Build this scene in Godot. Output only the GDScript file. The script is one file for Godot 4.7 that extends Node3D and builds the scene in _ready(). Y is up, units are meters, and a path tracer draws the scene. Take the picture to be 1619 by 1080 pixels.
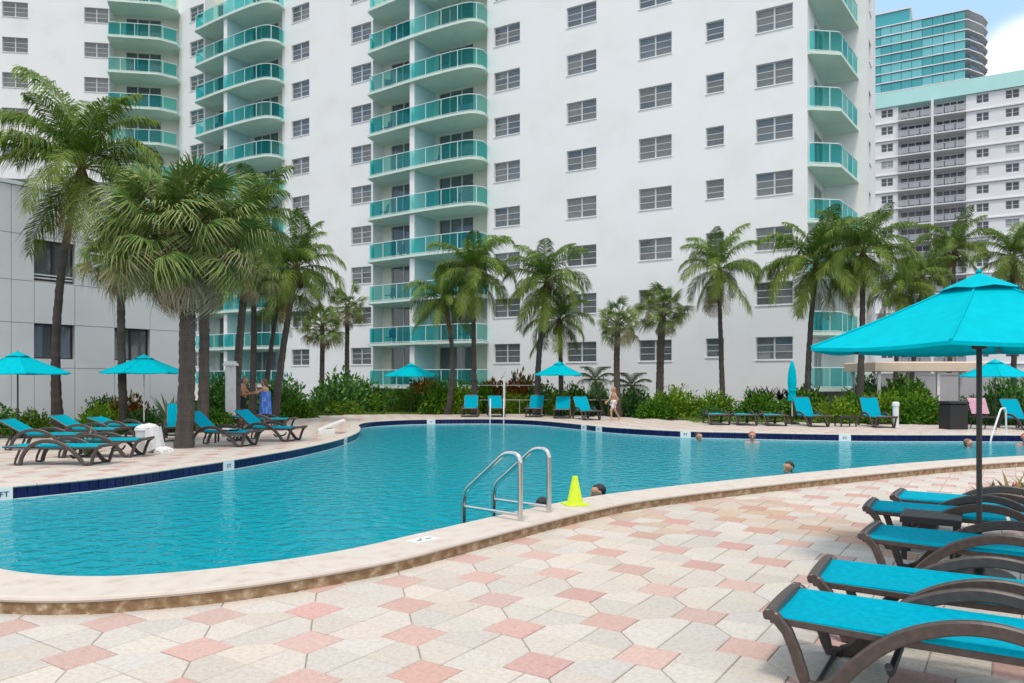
extends Node3D
# A hotel pool terrace below a white apartment tower. Units are metres, y is up, the camera stands at the origin and looks along -z.

var RNG := RandomNumberGenerator.new()
var taken := {}
var M := {}

class Builder:
	# collects triangles; one Builder becomes one mesh
	var v := PackedVector3Array()
	var n := PackedVector3Array()
	var c := PackedColorArray()
	var col := Color.WHITE
	func tri(a: Vector3, b: Vector3, d: Vector3) -> void:
		var m := (d - a).cross(b - a).normalized()
		v.push_back(a); v.push_back(b); v.push_back(d)
		n.push_back(m); n.push_back(m); n.push_back(m)
		c.push_back(col); c.push_back(col); c.push_back(col)
	func quad(a: Vector3, b: Vector3, d: Vector3, e: Vector3) -> void:
		tri(a, b, d); tri(a, d, e)
	func trin(a: Vector3, b: Vector3, d: Vector3, na: Vector3, nb: Vector3, nd: Vector3) -> void:
		if (d - a).cross(b - a).dot(na + nb + nd) < 0.0:
			var sw := b; b = d; d = sw
			sw = nb; nb = nd; nd = sw
		v.push_back(a); v.push_back(b); v.push_back(d)
		n.push_back(na); n.push_back(nb); n.push_back(nd)
		c.push_back(col); c.push_back(col); c.push_back(col)
	func box(at: Vector3, size: Vector3, turn := Basis()) -> void:
		var h := size / 2.0
		var p := []
		for i in 8:
			p.append(at + turn * Vector3(h.x if i & 1 else -h.x, h.y if i & 2 else -h.y, h.z if i & 4 else -h.z))
		quad(p[4], p[6], p[7], p[5]); quad(p[1], p[3], p[2], p[0])
		quad(p[2], p[3], p[7], p[6]); quad(p[0], p[4], p[5], p[1])
		quad(p[5], p[7], p[3], p[1]); quad(p[0], p[2], p[6], p[4])
	func span(lo: Vector3, hi: Vector3) -> void:
		box((lo + hi) / 2.0, hi - lo)
	func bevel_box(at: Vector3, size: Vector3, r: float, turn := Basis()) -> void:
		# a box whose upper edges are chamfered
		var h := size / 2.0
		var q := func(x: float, y: float, z: float) -> Vector3: return at + turn * Vector3(x, y, z)
		var lo := []
		var mid := []
		var hi := []
		for s in [Vector2(-1, -1), Vector2(1, -1), Vector2(1, 1), Vector2(-1, 1)]:
			lo.append(q.call(s.x * h.x, -h.y, s.y * h.z)); mid.append(q.call(s.x * h.x, h.y - r, s.y * h.z)); hi.append(q.call(s.x * (h.x - r), h.y, s.y * (h.z - r)))
		for i in 4:
			var j := (i + 1) % 4
			quad(lo[i], mid[i], mid[j], lo[j]); quad(mid[i], hi[i], hi[j], mid[j])
		quad(hi[3], hi[2], hi[1], hi[0]); quad(lo[0], lo[1], lo[2], lo[3])
	func tube(path: PackedVector3Array, radii, sides := 8, caps := true) -> void:
		var rings := []
		var side := Vector3.ZERO
		for i in path.size():
			var t := (path[mini(i + 1, path.size() - 1)] - path[maxi(i - 1, 0)]).normalized()
			if side == Vector3.ZERO:
				side = t.cross(Vector3.UP if absf(t.y) < 0.9 else Vector3.RIGHT).normalized()
			side = (side - t * side.dot(t)).normalized()
			var up := t.cross(side)
			var r: float = radii[i] if radii is Array or radii is PackedFloat32Array else radii
			var ring := []
			for k in sides:
				var a := TAU * k / sides
				var d := side * cos(a) + up * sin(a)
				ring.append([path[i] + d * r, d])
			rings.append(ring)
		for i in path.size() - 1:
			for k in sides:
				var j := (k + 1) % sides
				var a = rings[i][k]
				var b = rings[i + 1][k]
				var d = rings[i + 1][j]
				var e = rings[i][j]
				trin(a[0], d[0], b[0], a[1], d[1], b[1]); trin(a[0], e[0], d[0], a[1], e[1], d[1])
		if caps:
			for k in sides:
				var j := (k + 1) % sides
				tri(path[0], rings[0][j][0], rings[0][k][0])
				tri(path[path.size() - 1], rings[-1][k][0], rings[-1][j][0])
	func band(path: PackedVector3Array, side: Vector3, wide: float, thick: float) -> void:
		# a bar of rectangular section with softened edges along a path; side is the direction of its width
		var rings := []
		for i in path.size():
			var t := (path[mini(i + 1, path.size() - 1)] - path[maxi(i - 1, 0)]).normalized()
			var up := t.cross(side).normalized()
			var w := wide / 2.0
			var h := thick / 2.0
			var r := minf(w, h) * 0.4
			var ring := []
			for s in [[-w, -h + r], [-w, h - r], [-w + r, h], [w - r, h], [w, h - r], [w, -h + r], [w - r, -h], [-w + r, -h]]:
				ring.append(path[i] + side * s[0] + up * s[1])
			rings.append(ring)
		for i in path.size() - 1:
			for k in 8:
				var j := (k + 1) % 8
				quad(rings[i][k], rings[i][j], rings[i + 1][j], rings[i + 1][k])
		for e in [0, rings.size() - 1]:
			for k in range(1, 7):
				tri(rings[e][0], rings[e][k], rings[e][k + 1])
	func lathe(at: Vector3, profile: Array, sides := 16) -> void:
		for i in profile.size() - 1:
			var p: Vector2 = profile[i]
			var q: Vector2 = profile[i + 1]
			var s := Vector2(q.y - p.y, p.x - q.x).normalized()
			for k in sides:
				var a := TAU * k / sides
				var b := TAU * (k + 1) / sides
				var da := Vector3(cos(a), 0, sin(a))
				var db := Vector3(cos(b), 0, sin(b))
				var up := Vector3.UP
				trin(at + da * p.x + up * p.y, at + db * q.x + up * q.y, at + da * q.x + up * q.y, da * s.x + up * s.y, db * s.x + up * s.y, da * s.x + up * s.y)
				trin(at + da * p.x + up * p.y, at + db * p.x + up * p.y, at + db * q.x + up * q.y, da * s.x + up * s.y, db * s.x + up * s.y, db * s.x + up * s.y)
	func prism(poly: PackedVector2Array, y0: float, y1: float, chamfer := 0.0, under := true) -> void:
		# a flat shape in x and z with thickness
		var idx := Geometry2D.triangulate_polygon(poly)
		var top := poly
		if chamfer > 0.0:
			var mid := Vector2.ZERO
			for p in poly: mid += p
			mid /= poly.size()
			top = PackedVector2Array()
			for p in poly: top.push_back(p + (mid - p).normalized() * chamfer * 1.3)
		for i in range(0, idx.size(), 3):
			var a := top[idx[i]]
			var b := top[idx[i + 1]]
			var d := top[idx[i + 2]]
			if (b - a).cross(d - a) < 0.0:
				var s := b; b = d; d = s
			tri(Vector3(a.x, y1, a.y), Vector3(b.x, y1, b.y), Vector3(d.x, y1, d.y))
			if under:
				a = poly[idx[i]]; b = poly[idx[i + 1]]; d = poly[idx[i + 2]]
				if (b - a).cross(d - a) > 0.0:
					var s := b; b = d; d = s
				tri(Vector3(a.x, y0, a.y), Vector3(b.x, y0, b.y), Vector3(d.x, y0, d.y))
		var turned := Geometry2D.is_polygon_clockwise(poly)
		var ym := y1 - chamfer
		for i in poly.size():
			var j := (i + 1) % poly.size()
			var a := poly[i]
			var b := poly[j]
			var ta := top[i]
			var tb := top[j]
			if turned:
				var s := a; a = b; b = s
				s = ta; ta = tb; tb = s
			quad(Vector3(a.x, y0, a.y), Vector3(b.x, y0, b.y), Vector3(b.x, ym, b.y), Vector3(a.x, ym, a.y))
			if chamfer > 0.0:
				quad(Vector3(a.x, ym, a.y), Vector3(b.x, ym, b.y), Vector3(tb.x, y1, tb.y), Vector3(ta.x, y1, ta.y))
	func add(o: Builder, t: Transform3D) -> void:
		for i in o.v.size():
			v.push_back(t * o.v[i]); n.push_back((t.basis * o.n[i]).normalized()); c.push_back(o.c[i])
	func mesh() -> ArrayMesh:
		var a := []
		a.resize(Mesh.ARRAY_MAX)
		a[Mesh.ARRAY_VERTEX] = v; a[Mesh.ARRAY_NORMAL] = n; a[Mesh.ARRAY_COLOR] = c
		var m := ArrayMesh.new()
		m.add_surface_from_arrays(Mesh.PRIMITIVE_TRIANGLES, a)
		return m

# ---- objects
func numbered(called: String) -> String:
	var k: int = taken.get(called, -1) + 1
	taken[called] = k
	return called if k == 0 else "%s_%03d" % [called, k]

func tag(o: Node, label: String, category := "", group := "", kind := "") -> void:
	if label: o.set_meta("label", label)
	if category: o.set_meta("category", category)
	if group: o.set_meta("group", group)
	if kind: o.set_meta("kind", kind)

func thing(called: String, at: Vector3, turn: float, label: String, category: String, group := "") -> Node3D:
	var o := Node3D.new()
	o.name = numbered(called)
	add_child(o, true)
	o.position = at
	o.rotation.y = turn
	tag(o, label, category, group)
	return o

func part(called: String, m: Mesh, material: Material, parent: Node, t := Transform3D()) -> MeshInstance3D:
	var o := MeshInstance3D.new()
	o.name = called
	o.mesh = m
	o.material_override = material
	o.transform = t
	parent.add_child(o, true)
	return o

func single(called: String, m: Mesh, material: Material, at: Vector3, turn: float, label: String, category: String, group := "") -> MeshInstance3D:
	var o := part(numbered(called), m, material, self, Transform3D(Basis(Vector3.UP, turn), at))
	tag(o, label, category, group)
	return o

func structure(called: String, m: Mesh, material: Material) -> MeshInstance3D:
	var o := part(numbered(called), m, material, self)
	o.set_meta("kind", "structure")
	return o

func sub(m: Mesh, material: Material) -> MeshInstance3D:
	var o := MeshInstance3D.new()
	o.mesh = m
	o.material_override = material
	return o

# ---- materials
func noise(seed_: int, freq: float, octaves: int, size := 512, ramp: Gradient = null, normal := 0.0, type := FastNoiseLite.TYPE_SIMPLEX_SMOOTH) -> NoiseTexture2D:
	var f := FastNoiseLite.new()
	f.seed = seed_
	f.noise_type = type
	f.frequency = freq
	f.fractal_octaves = octaves
	var t := NoiseTexture2D.new()
	t.width = size
	t.height = size
	t.seamless = true
	t.noise = f
	if ramp: t.color_ramp = ramp
	if normal > 0.0:
		t.as_normal_map = true
		t.bump_strength = normal
	return t

func ramp(stops: Array) -> Gradient:
	var g := Gradient.new()
	g.offsets = PackedFloat32Array(stops.map(func(s): return s[0]))
	g.colors = PackedColorArray(stops.map(func(s): return s[1] if s[1] is Color else Color(s[1], s[1], s[1])))
	return g

func paint(r: float, g: float, b: float, rough := 0.6, metal := 0.0) -> StandardMaterial3D:
	# r, g, b are linear base colours
	var m := StandardMaterial3D.new()
	m.albedo_color = Color(r, g, b).linear_to_srgb()
	m.roughness = rough
	m.metallic = metal
	m.cull_mode = BaseMaterial3D.CULL_DISABLED
	return m

func grained(m: StandardMaterial3D, tex: Texture2D, scale_: float, world := false, relief: Texture2D = null, relief_cm := 0.0) -> StandardMaterial3D:
	m.albedo_texture = tex
	m.uv1_triplanar = true
	m.uv1_world_triplanar = world
	m.uv1_scale = Vector3.ONE * scale_
	if relief:
		m.heightmap_enabled = true
		m.heightmap_texture = relief
		m.heightmap_scale = relief_cm
	return m

func tinted(m: StandardMaterial3D) -> StandardMaterial3D:
	m.vertex_color_use_as_albedo = true
	return m

func pane(r: float, g: float, b: float, a: float, rough := 0.03) -> StandardMaterial3D:
	var m := paint(r, g, b, rough)
	m.albedo_color.a = a
	m.transparency = BaseMaterial3D.TRANSPARENCY_ALPHA
	return m

func tint_glass(r: float, g: float, b: float) -> StandardMaterial3D:
	# coloured glass: a thin sheet that takes its colour out of the light that passes
	var m := paint(r, g, b, 0.02)
	m.albedo_color.a = 0.12
	m.refraction_enabled = true
	m.refraction_scale = 0.002
	return m

func make_materials() -> void:
	var soft := noise(11, 0.012, 4, 512, ramp([[0.0, 0.86], [0.45, 0.97], [1.0, 1.0]]))
	var fine := noise(12, 0.09, 3, 512)
	var blot := noise(13, 0.045, 5, 512, ramp([[0.0, Color(0.9, 0.885, 0.87)], [0.5, Color(0.97, 0.965, 0.96)], [1.0, Color(1, 1, 1)]]))
	var streak := noise(14, 0.01, 4, 512, ramp([[0.0, Color(0.955, 0.95, 0.94)], [0.4, Color(0.99, 0.99, 0.985)], [1.0, Color(1, 1, 1)]]))
	M.stucco = grained(paint(0.83, 0.85, 0.855, 0.85), streak, 0.06, true, fine, 0.25)
	M.cream = grained(paint(0.78, 0.75, 0.66, 0.85), streak, 0.06, true, fine, 0.25)
	M.slab = grained(paint(0.63, 0.77, 0.70, 0.7), streak, 0.2, true)  # green light bounced from the rail glass is mixed into this base colour
	M.fin = grained(paint(0.50, 0.74, 0.80, 0.8), streak, 0.1, true)
	M.aluminium = paint(0.55, 0.57, 0.58, 0.4)
	M.rail = paint(0.62, 0.76, 0.76, 0.35)
	M.pane = pane(0.20, 0.24, 0.25, 0.35, 0.03)
	M.teal_glass = tint_glass(0.07, 0.60, 0.58)
	M.teal_glass_deep = tint_glass(0.03, 0.47, 0.50)
	M.teal_glass_clear = tint_glass(0.20, 0.74, 0.70)
	M.blind_grey = grained(paint(0.33, 0.36, 0.36, 0.7), soft, 1.0)
	M.blind_green = grained(paint(0.24, 0.32, 0.30, 0.7), soft, 1.0)
	M.blind_pale = grained(paint(0.50, 0.51, 0.52, 0.7), soft, 1.0)
	M.blind_dark = grained(paint(0.12, 0.14, 0.15, 0.7), soft, 1.0)
	M.room = paint(0.32, 0.30, 0.28, 0.9)
	M.curtain = grained(paint(0.30, 0.42, 0.46, 0.85), soft, 1.0)
	M.curtain_dark = grained(paint(0.12, 0.10, 0.09, 0.85), soft, 1.0)
	M.panel = grained(paint(0.74, 0.78, 0.80, 0.7), streak, 0.1, true, fine, 0.15)
	M.dark_frame = paint(0.03, 0.032, 0.035, 0.5)
	M.turquoise = grained(paint(0.46, 0.78, 0.76, 0.6), streak, 0.05, true)
	M.hotel_white = grained(paint(0.76, 0.78, 0.80, 0.85), streak, 0.03, true)
	M.hotel_glass = paint(0.07, 0.085, 0.12, 0.12)
	M.hotel_rail = pane(0.46, 0.48, 0.52, 0.6, 0.2)
	M.tower_glass = paint(0.04, 0.36, 0.40, 0.15)
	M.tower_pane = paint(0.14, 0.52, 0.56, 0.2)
	M.tower_dark = paint(0.05, 0.09, 0.16, 0.2)
	M.paver = tinted(grained(paint(1, 1, 1, 0.72), blot, 0.9, true, noise(15, 0.12, 4), 0.35))
	M.grout = grained(paint(0.50, 0.44, 0.37, 0.95), noise(16, 0.08, 4, 512, ramp([[0.0, 0.55], [1.0, 1.0]])), 0.8, true)
	M.coping = grained(paint(0.57, 0.52, 0.465, 0.75), noise(17, 0.02, 4, 512, ramp([[0.0, Color(0.9, 0.87, 0.84)], [0.4, Color(0.97, 0.96, 0.95)], [1.0, Color(1, 1, 1)]])), 0.35, true, fine, 0.08)
	M.curb_side = grained(paint(0.57, 0.52, 0.465, 0.85), noise(18, 0.03, 5, 512, ramp([[0.0, Color(0.52, 0.42, 0.32)], [0.42, Color(0.68, 0.56, 0.43)], [0.62, Color(0.78, 0.68, 0.55)], [0.8, Color(0.93, 0.88, 0.8)], [1.0, Color(1, 1, 1)]])), 0.6, true, noise(19, 0.06, 4), 0.5)
	M.plaster = grained(paint(0.10, 0.55, 0.62, 0.7), soft, 0.3, true)
	M.navy_tile = tinted(paint(1, 1, 1, 0.12))
	M.white_tile = paint(0.78, 0.80, 0.80, 0.25)
	M.ink = paint(0.02, 0.02, 0.05, 0.6)
	M.soil = grained(paint(0.07, 0.055, 0.035, 0.95), noise(20, 0.05, 5, 512, ramp([[0.0, Color(0.35, 0.32, 0.3)], [1.0, Color(1, 1, 1)]])), 0.5, true)
	M.sling = grained(paint(0.0, 0.35, 0.48, 0.75), noise(21, 0.02, 3, 512, ramp([[0.0, 0.88], [1.0, 1.0]])), 1.5, false, noise(22, 0.35, 2), 0.12)
	M.sling_green = grained(paint(0.0, 0.365, 0.47, 0.75), noise(21, 0.02, 3, 512, ramp([[0.0, 0.85], [1.0, 1.0]])), 1.5, false, noise(22, 0.35, 2), 0.12)
	M.sling.metallic_specular = 0.12
	M.sling_green.metallic_specular = 0.12
	M.resin = grained(paint(0.085, 0.062, 0.052, 0.42), noise(23, 0.03, 4, 512, ramp([[0.0, 0.75], [1.0, 1.0]])), 1.0)
	M.resin_dark = paint(0.022, 0.020, 0.022, 0.45)
	M.canvas = grained(paint(0.0, 0.49, 0.59, 0.8), noise(24, 0.015, 4, 512, ramp([[0.0, 0.9], [1.0, 1.0]])), 0.7, false, noise(25, 0.3, 2), 0.1)
	M.canvas.backlight_enabled = true
	M.canvas.backlight = Color(0.0, 0.35, 0.35)
	M.canvas.metallic_specular = 0.12
	M.pole_dark = grained(paint(0.035, 0.032, 0.028, 0.45), soft, 1.0)
	M.steel = paint(0.62, 0.62, 0.60, 0.22, 1.0)
	M.steel.roughness_texture = noise(26, 0.05, 3, 256, ramp([[0.0, 0.5], [1.0, 1.0]]))
	M.steel.uv1_triplanar = true
	M.white_metal = grained(paint(0.74, 0.75, 0.74, 0.45), soft, 0.6)
	M.white_plastic = grained(paint(0.70, 0.71, 0.70, 0.5), blot, 0.8)
	M.cone = grained(paint(0.62, 0.82, 0.02, 0.5), soft, 2.0)
	var bark := noise(27, 0.05, 5, 512, ramp([[0.0, Color(0.45, 0.42, 0.4)], [0.5, Color(0.85, 0.83, 0.8)], [1.0, Color(1, 1, 1)]]))
	M.bark = grained(paint(0.17, 0.145, 0.13, 0.95), bark, 1.2, false, noise(28, 0.04, 5), 4.0)
	M.bark_grey = grained(paint(0.13, 0.115, 0.11, 0.95), bark, 1.2, false, noise(28, 0.04, 5), 3.0)
	tinted(M.bark); tinted(M.bark_grey)
	M.husk = grained(paint(0.13, 0.065, 0.035, 0.95), bark, 2.0)
	M.leaf = tinted(paint(1, 1, 1, 0.5))
	M.leaf.metallic_specular = 0.25
	M.leaf.backlight_enabled = true
	M.leaf.backlight = Color(0.4, 0.5, 0.2)
	M.skin = tinted(paint(1, 1, 1, 0.55))
	M.cloth = tinted(paint(1, 1, 1, 0.85))
	M.hair = tinted(paint(1, 1, 1, 0.6))
	M.beige = grained(paint(0.66, 0.54, 0.42, 0.8), streak, 0.3, true)
	M.grey_wall = grained(paint(0.42, 0.42, 0.44, 0.85), streak, 0.2, true)
	M.towel = grained(paint(0.74, 0.74, 0.72, 0.95), soft, 1.0, false, noise(29, 0.2, 3), 0.5)
	M.towel_pink = grained(paint(0.60, 0.50, 0.56, 0.95), noise(30, 0.03, 2, 512, ramp([[0.0, Color(0.55, 0.4, 0.65)], [0.4, Color(1, 0.85, 0.9)], [0.55, Color(1, 1, 1)], [0.7, Color(0.9, 0.45, 0.55)], [1.0, Color(0.95, 0.8, 0.6)]])), 1.5)
	M.bin = paint(0.011, 0.012, 0.013, 0.55)
	M.kerb = grained(paint(0.55, 0.48, 0.40, 0.85), blot, 0.6, true)
	# pool water: a teal body of water with small waves on top
	M.water = pane(0.0, 0.285, 0.355, 0.95, 0.06)
	M.water.metallic_specular = 0.15
	M.water.normal_enabled = true
	M.water.normal_texture = noise(31, 0.011, 4, 1024, null, 9.0)
	M.water.normal_scale = 0.9
	M.water.uv1_triplanar = true
	M.water.uv1_world_triplanar = true
	M.water.uv1_scale = Vector3(0.26, 0.26, 0.26)

func _ready() -> void:
	RNG.seed = 4711
	# ---- camera: lens shifted upwards so that upright lines stay parallel
	var cam := Camera3D.new()
	cam.name = "camera"
	add_child(cam)
	cam.position = Vector3(0, 1.7, 0)
	cam.projection = Camera3D.PROJECTION_FRUSTUM
	cam.near = 0.1
	cam.far = 1200.0
	cam.size = 0.1 * 2.0 * 540.0 / 1225.0
	cam.frustum_offset = Vector2(0, 0.1 * 58.0 / 1225.0)
	cam.current = true
	# ---- sky and sun
	var env := Environment.new()
	env.background_mode = Environment.BG_SKY
	var sky := Sky.new()
	var sm := PanoramaSkyMaterial.new()
	sm.panorama = cloudy_sky()
	sky.sky_material = sm
	env.sky = sky
	env.background_energy_multiplier = 1.0
	env.tonemap_mode = Environment.TONE_MAPPER_LINEAR
	env.tonemap_exposure = 1.3
	env.sdfgi_enabled = true
	env.ssao_enabled = true
	env.ssil_enabled = true
	var we := WorldEnvironment.new()
	we.name = "world_environment"
	we.environment = env
	add_child(we)
	var sun := DirectionalLight3D.new()
	sun.name = "sun"
	add_child(sun)
	sun.rotation_degrees = Vector3(-68, -10, 0)
	sun.light_energy = 0.5
	sun.light_color = Color(1.0, 0.96, 0.9)
	sun.light_angular_distance = 10.0
	sun.shadow_enabled = true
	# ---- the place
	make_materials()
	make_pool()
	make_deck()
	make_tower()
	make_low_building()
	make_hotel()
	make_glass_tower()
	make_pavilion()
	make_palms()
	make_shrubs()
	make_umbrellas()
	make_loungers()
	make_small_things()
	make_people()

func cloudy_sky() -> ImageTexture:
	var f := FastNoiseLite.new()
	f.seed = 760
	f.frequency = 1.3
	f.fractal_octaves = 5
	var w := 1024
	var h := 512
	var im := Image.create_empty(w, h, false, Image.FORMAT_RGBF)
	for j in h:
		var up := (0.5 - (j + 0.5) / h) * PI
		for i in w:
			var c := Color(0.30, 0.30, 0.30)
			if up > 0.0:
				var a := (i + 0.5) / w * TAU
				var d := Vector3(-sin(a) * cos(up), sin(up) * 2.2, cos(a) * cos(up))
				var k := f.get_noise_3d(d.x, d.y, d.z)
				var cloud := smoothstep(-0.23, -0.1, k)
				var shade := 1.0 + 0.12 * f.get_noise_3d(d.x * 2.3 + 9.0, d.y * 2.3, d.z * 2.3)
				c = Color(0.38, 0.58, 0.92).lerp(Color(1.02, 1.02, 1.04) * shade, cloud)
			im.set_pixel(i, j, c)
	return ImageTexture.create_from_image(im)

# ---- curves
func smooth(points: Array, closed: bool, steps: int) -> PackedVector2Array:
	var out := PackedVector2Array()
	var n := points.size()
	for i in (n if closed else n - 1):
		var a: Vector2 = points[(i - 1 + n) % n] if closed else points[maxi(i - 1, 0)]
		var b: Vector2 = points[i]
		var c: Vector2 = points[(i + 1) % n]
		var d: Vector2 = points[(i + 2) % n] if closed else points[mini(i + 2, n - 1)]
		for k in steps:
			out.push_back(b.cubic_interpolate(c, a, d, float(k) / steps))
	if not closed:
		out.push_back(points[n - 1])
	return out

func even(path: PackedVector2Array, step: float) -> PackedVector2Array:
	# points a step apart along an open path
	var out := PackedVector2Array([path[0]])
	var left := step
	for i in path.size() - 1:
		var a := path[i]
		var b := path[i + 1]
		var l := a.distance_to(b)
		while l >= left and l > 1e-6:
			a = a.lerp(b, left / l)
			out.push_back(a)
			l = a.distance_to(b)
			left = step
		left -= l
	return out

func offset_path(path: PackedVector2Array, by: float) -> PackedVector2Array:
	var out := PackedVector2Array()
	for i in path.size():
		var t := (path[mini(i + 1, path.size() - 1)] - path[maxi(i - 1, 0)]).normalized()
		out.push_back(path[i] + Vector2(-t.y, t.x) * by)
	return out

func v3(p: Vector2, y: float) -> Vector3:
	return Vector3(p.x, y, p.y)

var POOL: PackedVector2Array      # the water's edge
var NEAR_EDGE: PackedVector2Array # its side with the raised kerb, from left to right
var FAR_EDGE: PackedVector2Array  # the rest, from right to left

func make_pool() -> void:
	var near_pts := [[-8.6, 10.2], [-7.2, 8.6], [-5.8, 7.45], [-4.85, 6.75], [-4.21, 6.37], [-3.76, 6.2], [-3.32, 6.14], [-2.93, 6.2], [-2.34, 6.45], [-1.56, 7.05], [-0.93, 7.85], [-0.3, 8.68], [0.35, 9.5], [1.1, 10.32], [2.02, 11.05], [3.1, 11.78], [4.58, 12.72], [5.9, 13.5], [7.81, 14.6], [10.1, 15.6], [12.6, 16.4], [15.6, 17.2], [18.4, 18.3]]
	var far_pts := [[18.4, 18.3], [19.8, 20.2], [19.0, 22.0], [16.8, 22.85], [13.9, 23.15], [10.4, 23.3], [6.93, 24.25], [5.3, 24.95], [3.5, 26.7], [2.3, 28.9], [0.9, 31.2], [-0.97, 32.2], [-3.4, 31.9], [-4.7, 31.2], [-5.55, 29.9], [-5.6, 28.2], [-5.2, 26.4], [-4.85, 24.2], [-4.8, 21.4], [-5.1, 18.9], [-5.5, 17.2], [-5.92, 15.7], [-6.25, 14.8], [-6.6, 13.85], [-7.1, 12.95], [-7.95, 12.04], [-8.75, 11.3], [-8.6, 10.2]]
	NEAR_EDGE = smooth(near_pts.map(func(p): return Vector2(p[0], -p[1])), false, 6)
	FAR_EDGE = smooth(far_pts.map(func(p): return Vector2(p[0], -p[1])), false, 6)
	POOL = PackedVector2Array()
	for i in NEAR_EDGE.size() - 1: POOL.push_back(NEAR_EDGE[i])
	for i in FAR_EDGE.size() - 1: POOL.push_back(FAR_EDGE[i])
	var root := Node3D.new()
	root.name = "swimming_pool"
	add_child(root)
	tag(root, "free-form swimming pool with navy waterline tiles and beige coping", "", "", "structure")
	# basin
	var b := Builder.new()
	for i in POOL.size():
		var p := POOL[i]
		var q := POOL[(i + 1) % POOL.size()]
		b.quad(v3(p, -1.5), v3(q, -1.5), v3(q, -0.22), v3(p, -0.22))
	var idx := Geometry2D.triangulate_polygon(POOL)
	for i in range(0, idx.size(), 3):
		b.tri(v3(POOL[idx[i]], -1.5), v3(POOL[idx[i + 1]], -1.5), v3(POOL[idx[i + 2]], -1.5))
	part("basin", b.mesh(), M.plaster, root)
	# backing behind the tiles
	b = Builder.new()
	for e in [NEAR_EDGE, FAR_EDGE]:
		var o := offset_path(e, 0.012)
		for i in o.size() - 1:
			b.quad(v3(o[i], -0.24), v3(o[i + 1], -0.24), v3(o[i + 1], -0.004), v3(o[i], -0.004))
	part("tile_bed", b.mesh(), M.grout, root)
	# navy waterline tiles along the far side: the ones seen largest are parts, the others one part
	var rev := FAR_EDGE.duplicate()
	rev.reverse()
	var pts := even(rev, 0.152)
	var made := 0
	var rest := Builder.new()
	var tile_mesh := []
	for k in 5:
		var tb := Builder.new()
		var g := 0.8 + 0.12 * k
		tb.col = Color(0.007 * g, 0.007 * g, 0.065 * g)
		tb.bevel_box(Vector3.ZERO, Vector3(0.144, 0.03, 0.176), 0.006)
		tile_mesh.append(tb)
	var shared := tile_mesh.map(func(t): return t.mesh())
	for i in pts.size() - 1:
		var a := pts[i]
		var q := pts[i + 1]
		var d := (q - a).normalized()
		var nrm := Vector3(d.y, 0, -d.x)
		var mid := (a + q) / 2.0
		if not Geometry2D.is_point_in_polygon(mid + Vector2(nrm.x, nrm.z) * 0.3, POOL): nrm = -nrm
		var t := Transform3D(Basis(Vector3(d.x, 0, d.y), nrm, Vector3(d.x, 0, d.y).cross(nrm)), v3(mid, -0.103))
		var k := RNG.randi() % 5
		if a.x < -3.0 and a.y < -11.0 and made < 290:
			part("tile", shared[k], M.navy_tile, root, t)
			made += 1
		else:
			rest.add(tile_mesh[k], t)
	rest.col = Color(0.007, 0.007, 0.065)
	for i in NEAR_EDGE.size() - 1:
		rest.quad(v3(NEAR_EDGE[i], -0.2), v3(NEAR_EDGE[i + 1], -0.2), v3(NEAR_EDGE[i + 1], -0.02), v3(NEAR_EDGE[i], -0.02))
	var r := part("tiles", rest.mesh(), M.navy_tile, root)
	r.set_meta("kind", "stuff")
	# white grout line at the water
	b = Builder.new()
	for i in FAR_EDGE.size() - 1:
		var a := v3(FAR_EDGE[i], -0.2)
		var q := v3(FAR_EDGE[i + 1], -0.2)
		var d := (q - a).normalized()
		var s := d.cross(Vector3.UP) * 0.022
		if not Geometry2D.is_point_in_polygon(Vector2(a.x + s.x * 8, a.z + s.z * 8), POOL): s = -s
		b.quad(a + s + Vector3(0, -0.05, 0), q + s + Vector3(0, -0.05, 0), q + s + Vector3(0, 0.012, 0), a + s + Vector3(0, 0.012, 0))
		b.quad(a + s + Vector3(0, 0.012, 0), q + s + Vector3(0, 0.012, 0), q + Vector3(0, 0.012, 0), a + Vector3(0, 0.012, 0))
	part("waterline_trim", b.mesh(), M.white_tile, root)
	# raised kerb along the near side, in stones: a pale rounded cap over a brown stained face
	var ne := even(NEAR_EDGE, 0.1)
	var i0 := 0
	while i0 < ne.size() - 2:
		var count := 24 + RNG.randi() % 8
		var i1 := mini(i0 + count, ne.size() - 1)
		var seg := ne.slice(i0, i1 + 1)
		if i1 < ne.size() - 1:
			seg[seg.size() - 1] = seg[seg.size() - 1].lerp(seg[seg.size() - 2], 0.03)
		kerb_from = ne; kerb_at = i0
		part("coping_stone", kerb_stone(seg).mesh(), M.coping, root)
		part("kerb_face", kerb_face(seg).mesh(), M.curb_side, root)
		i0 = i1
	# flush coping on the far side
	var fe := even(FAR_EDGE, 0.1)
	i0 = 0
	while i0 < fe.size() - 2:
		var i1 := mini(i0 + 6, fe.size() - 1)
		var seg := fe.slice(i0, i1 + 1)
		seg[seg.size() - 1] = seg[seg.size() - 1].lerp(seg[seg.size() - 2], 0.1)
		kerb_from = fe; kerb_at = i0
		part("coping_stone", flush_stone(seg).mesh(), M.coping, root)
		i0 = i1
	# depth markers set into the waterline
	for m in [[-7.97, 12.02, "5 FT"], [-5.86, 15.9, "FT"], [-4.78, 22.1, "FT"], [-3.35, 31.9, "FT"], [3.1, 27.4, "FT"], [5.55, 24.83, "FT"], [10.0, 23.36, "FT"], [2.62, 28.25, "FT"]]:
		var at := Vector2(m[0], -m[1])
		var best := 0
		for i in fe.size():
			if fe[i].distance_to(at) < fe[best].distance_to(at): best = i
		var d := (fe[mini(best + 1, fe.size() - 1)] - fe[maxi(best - 1, 0)]).normalized()
		var nrm := Vector3(d.y, 0, -d.x)
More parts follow.
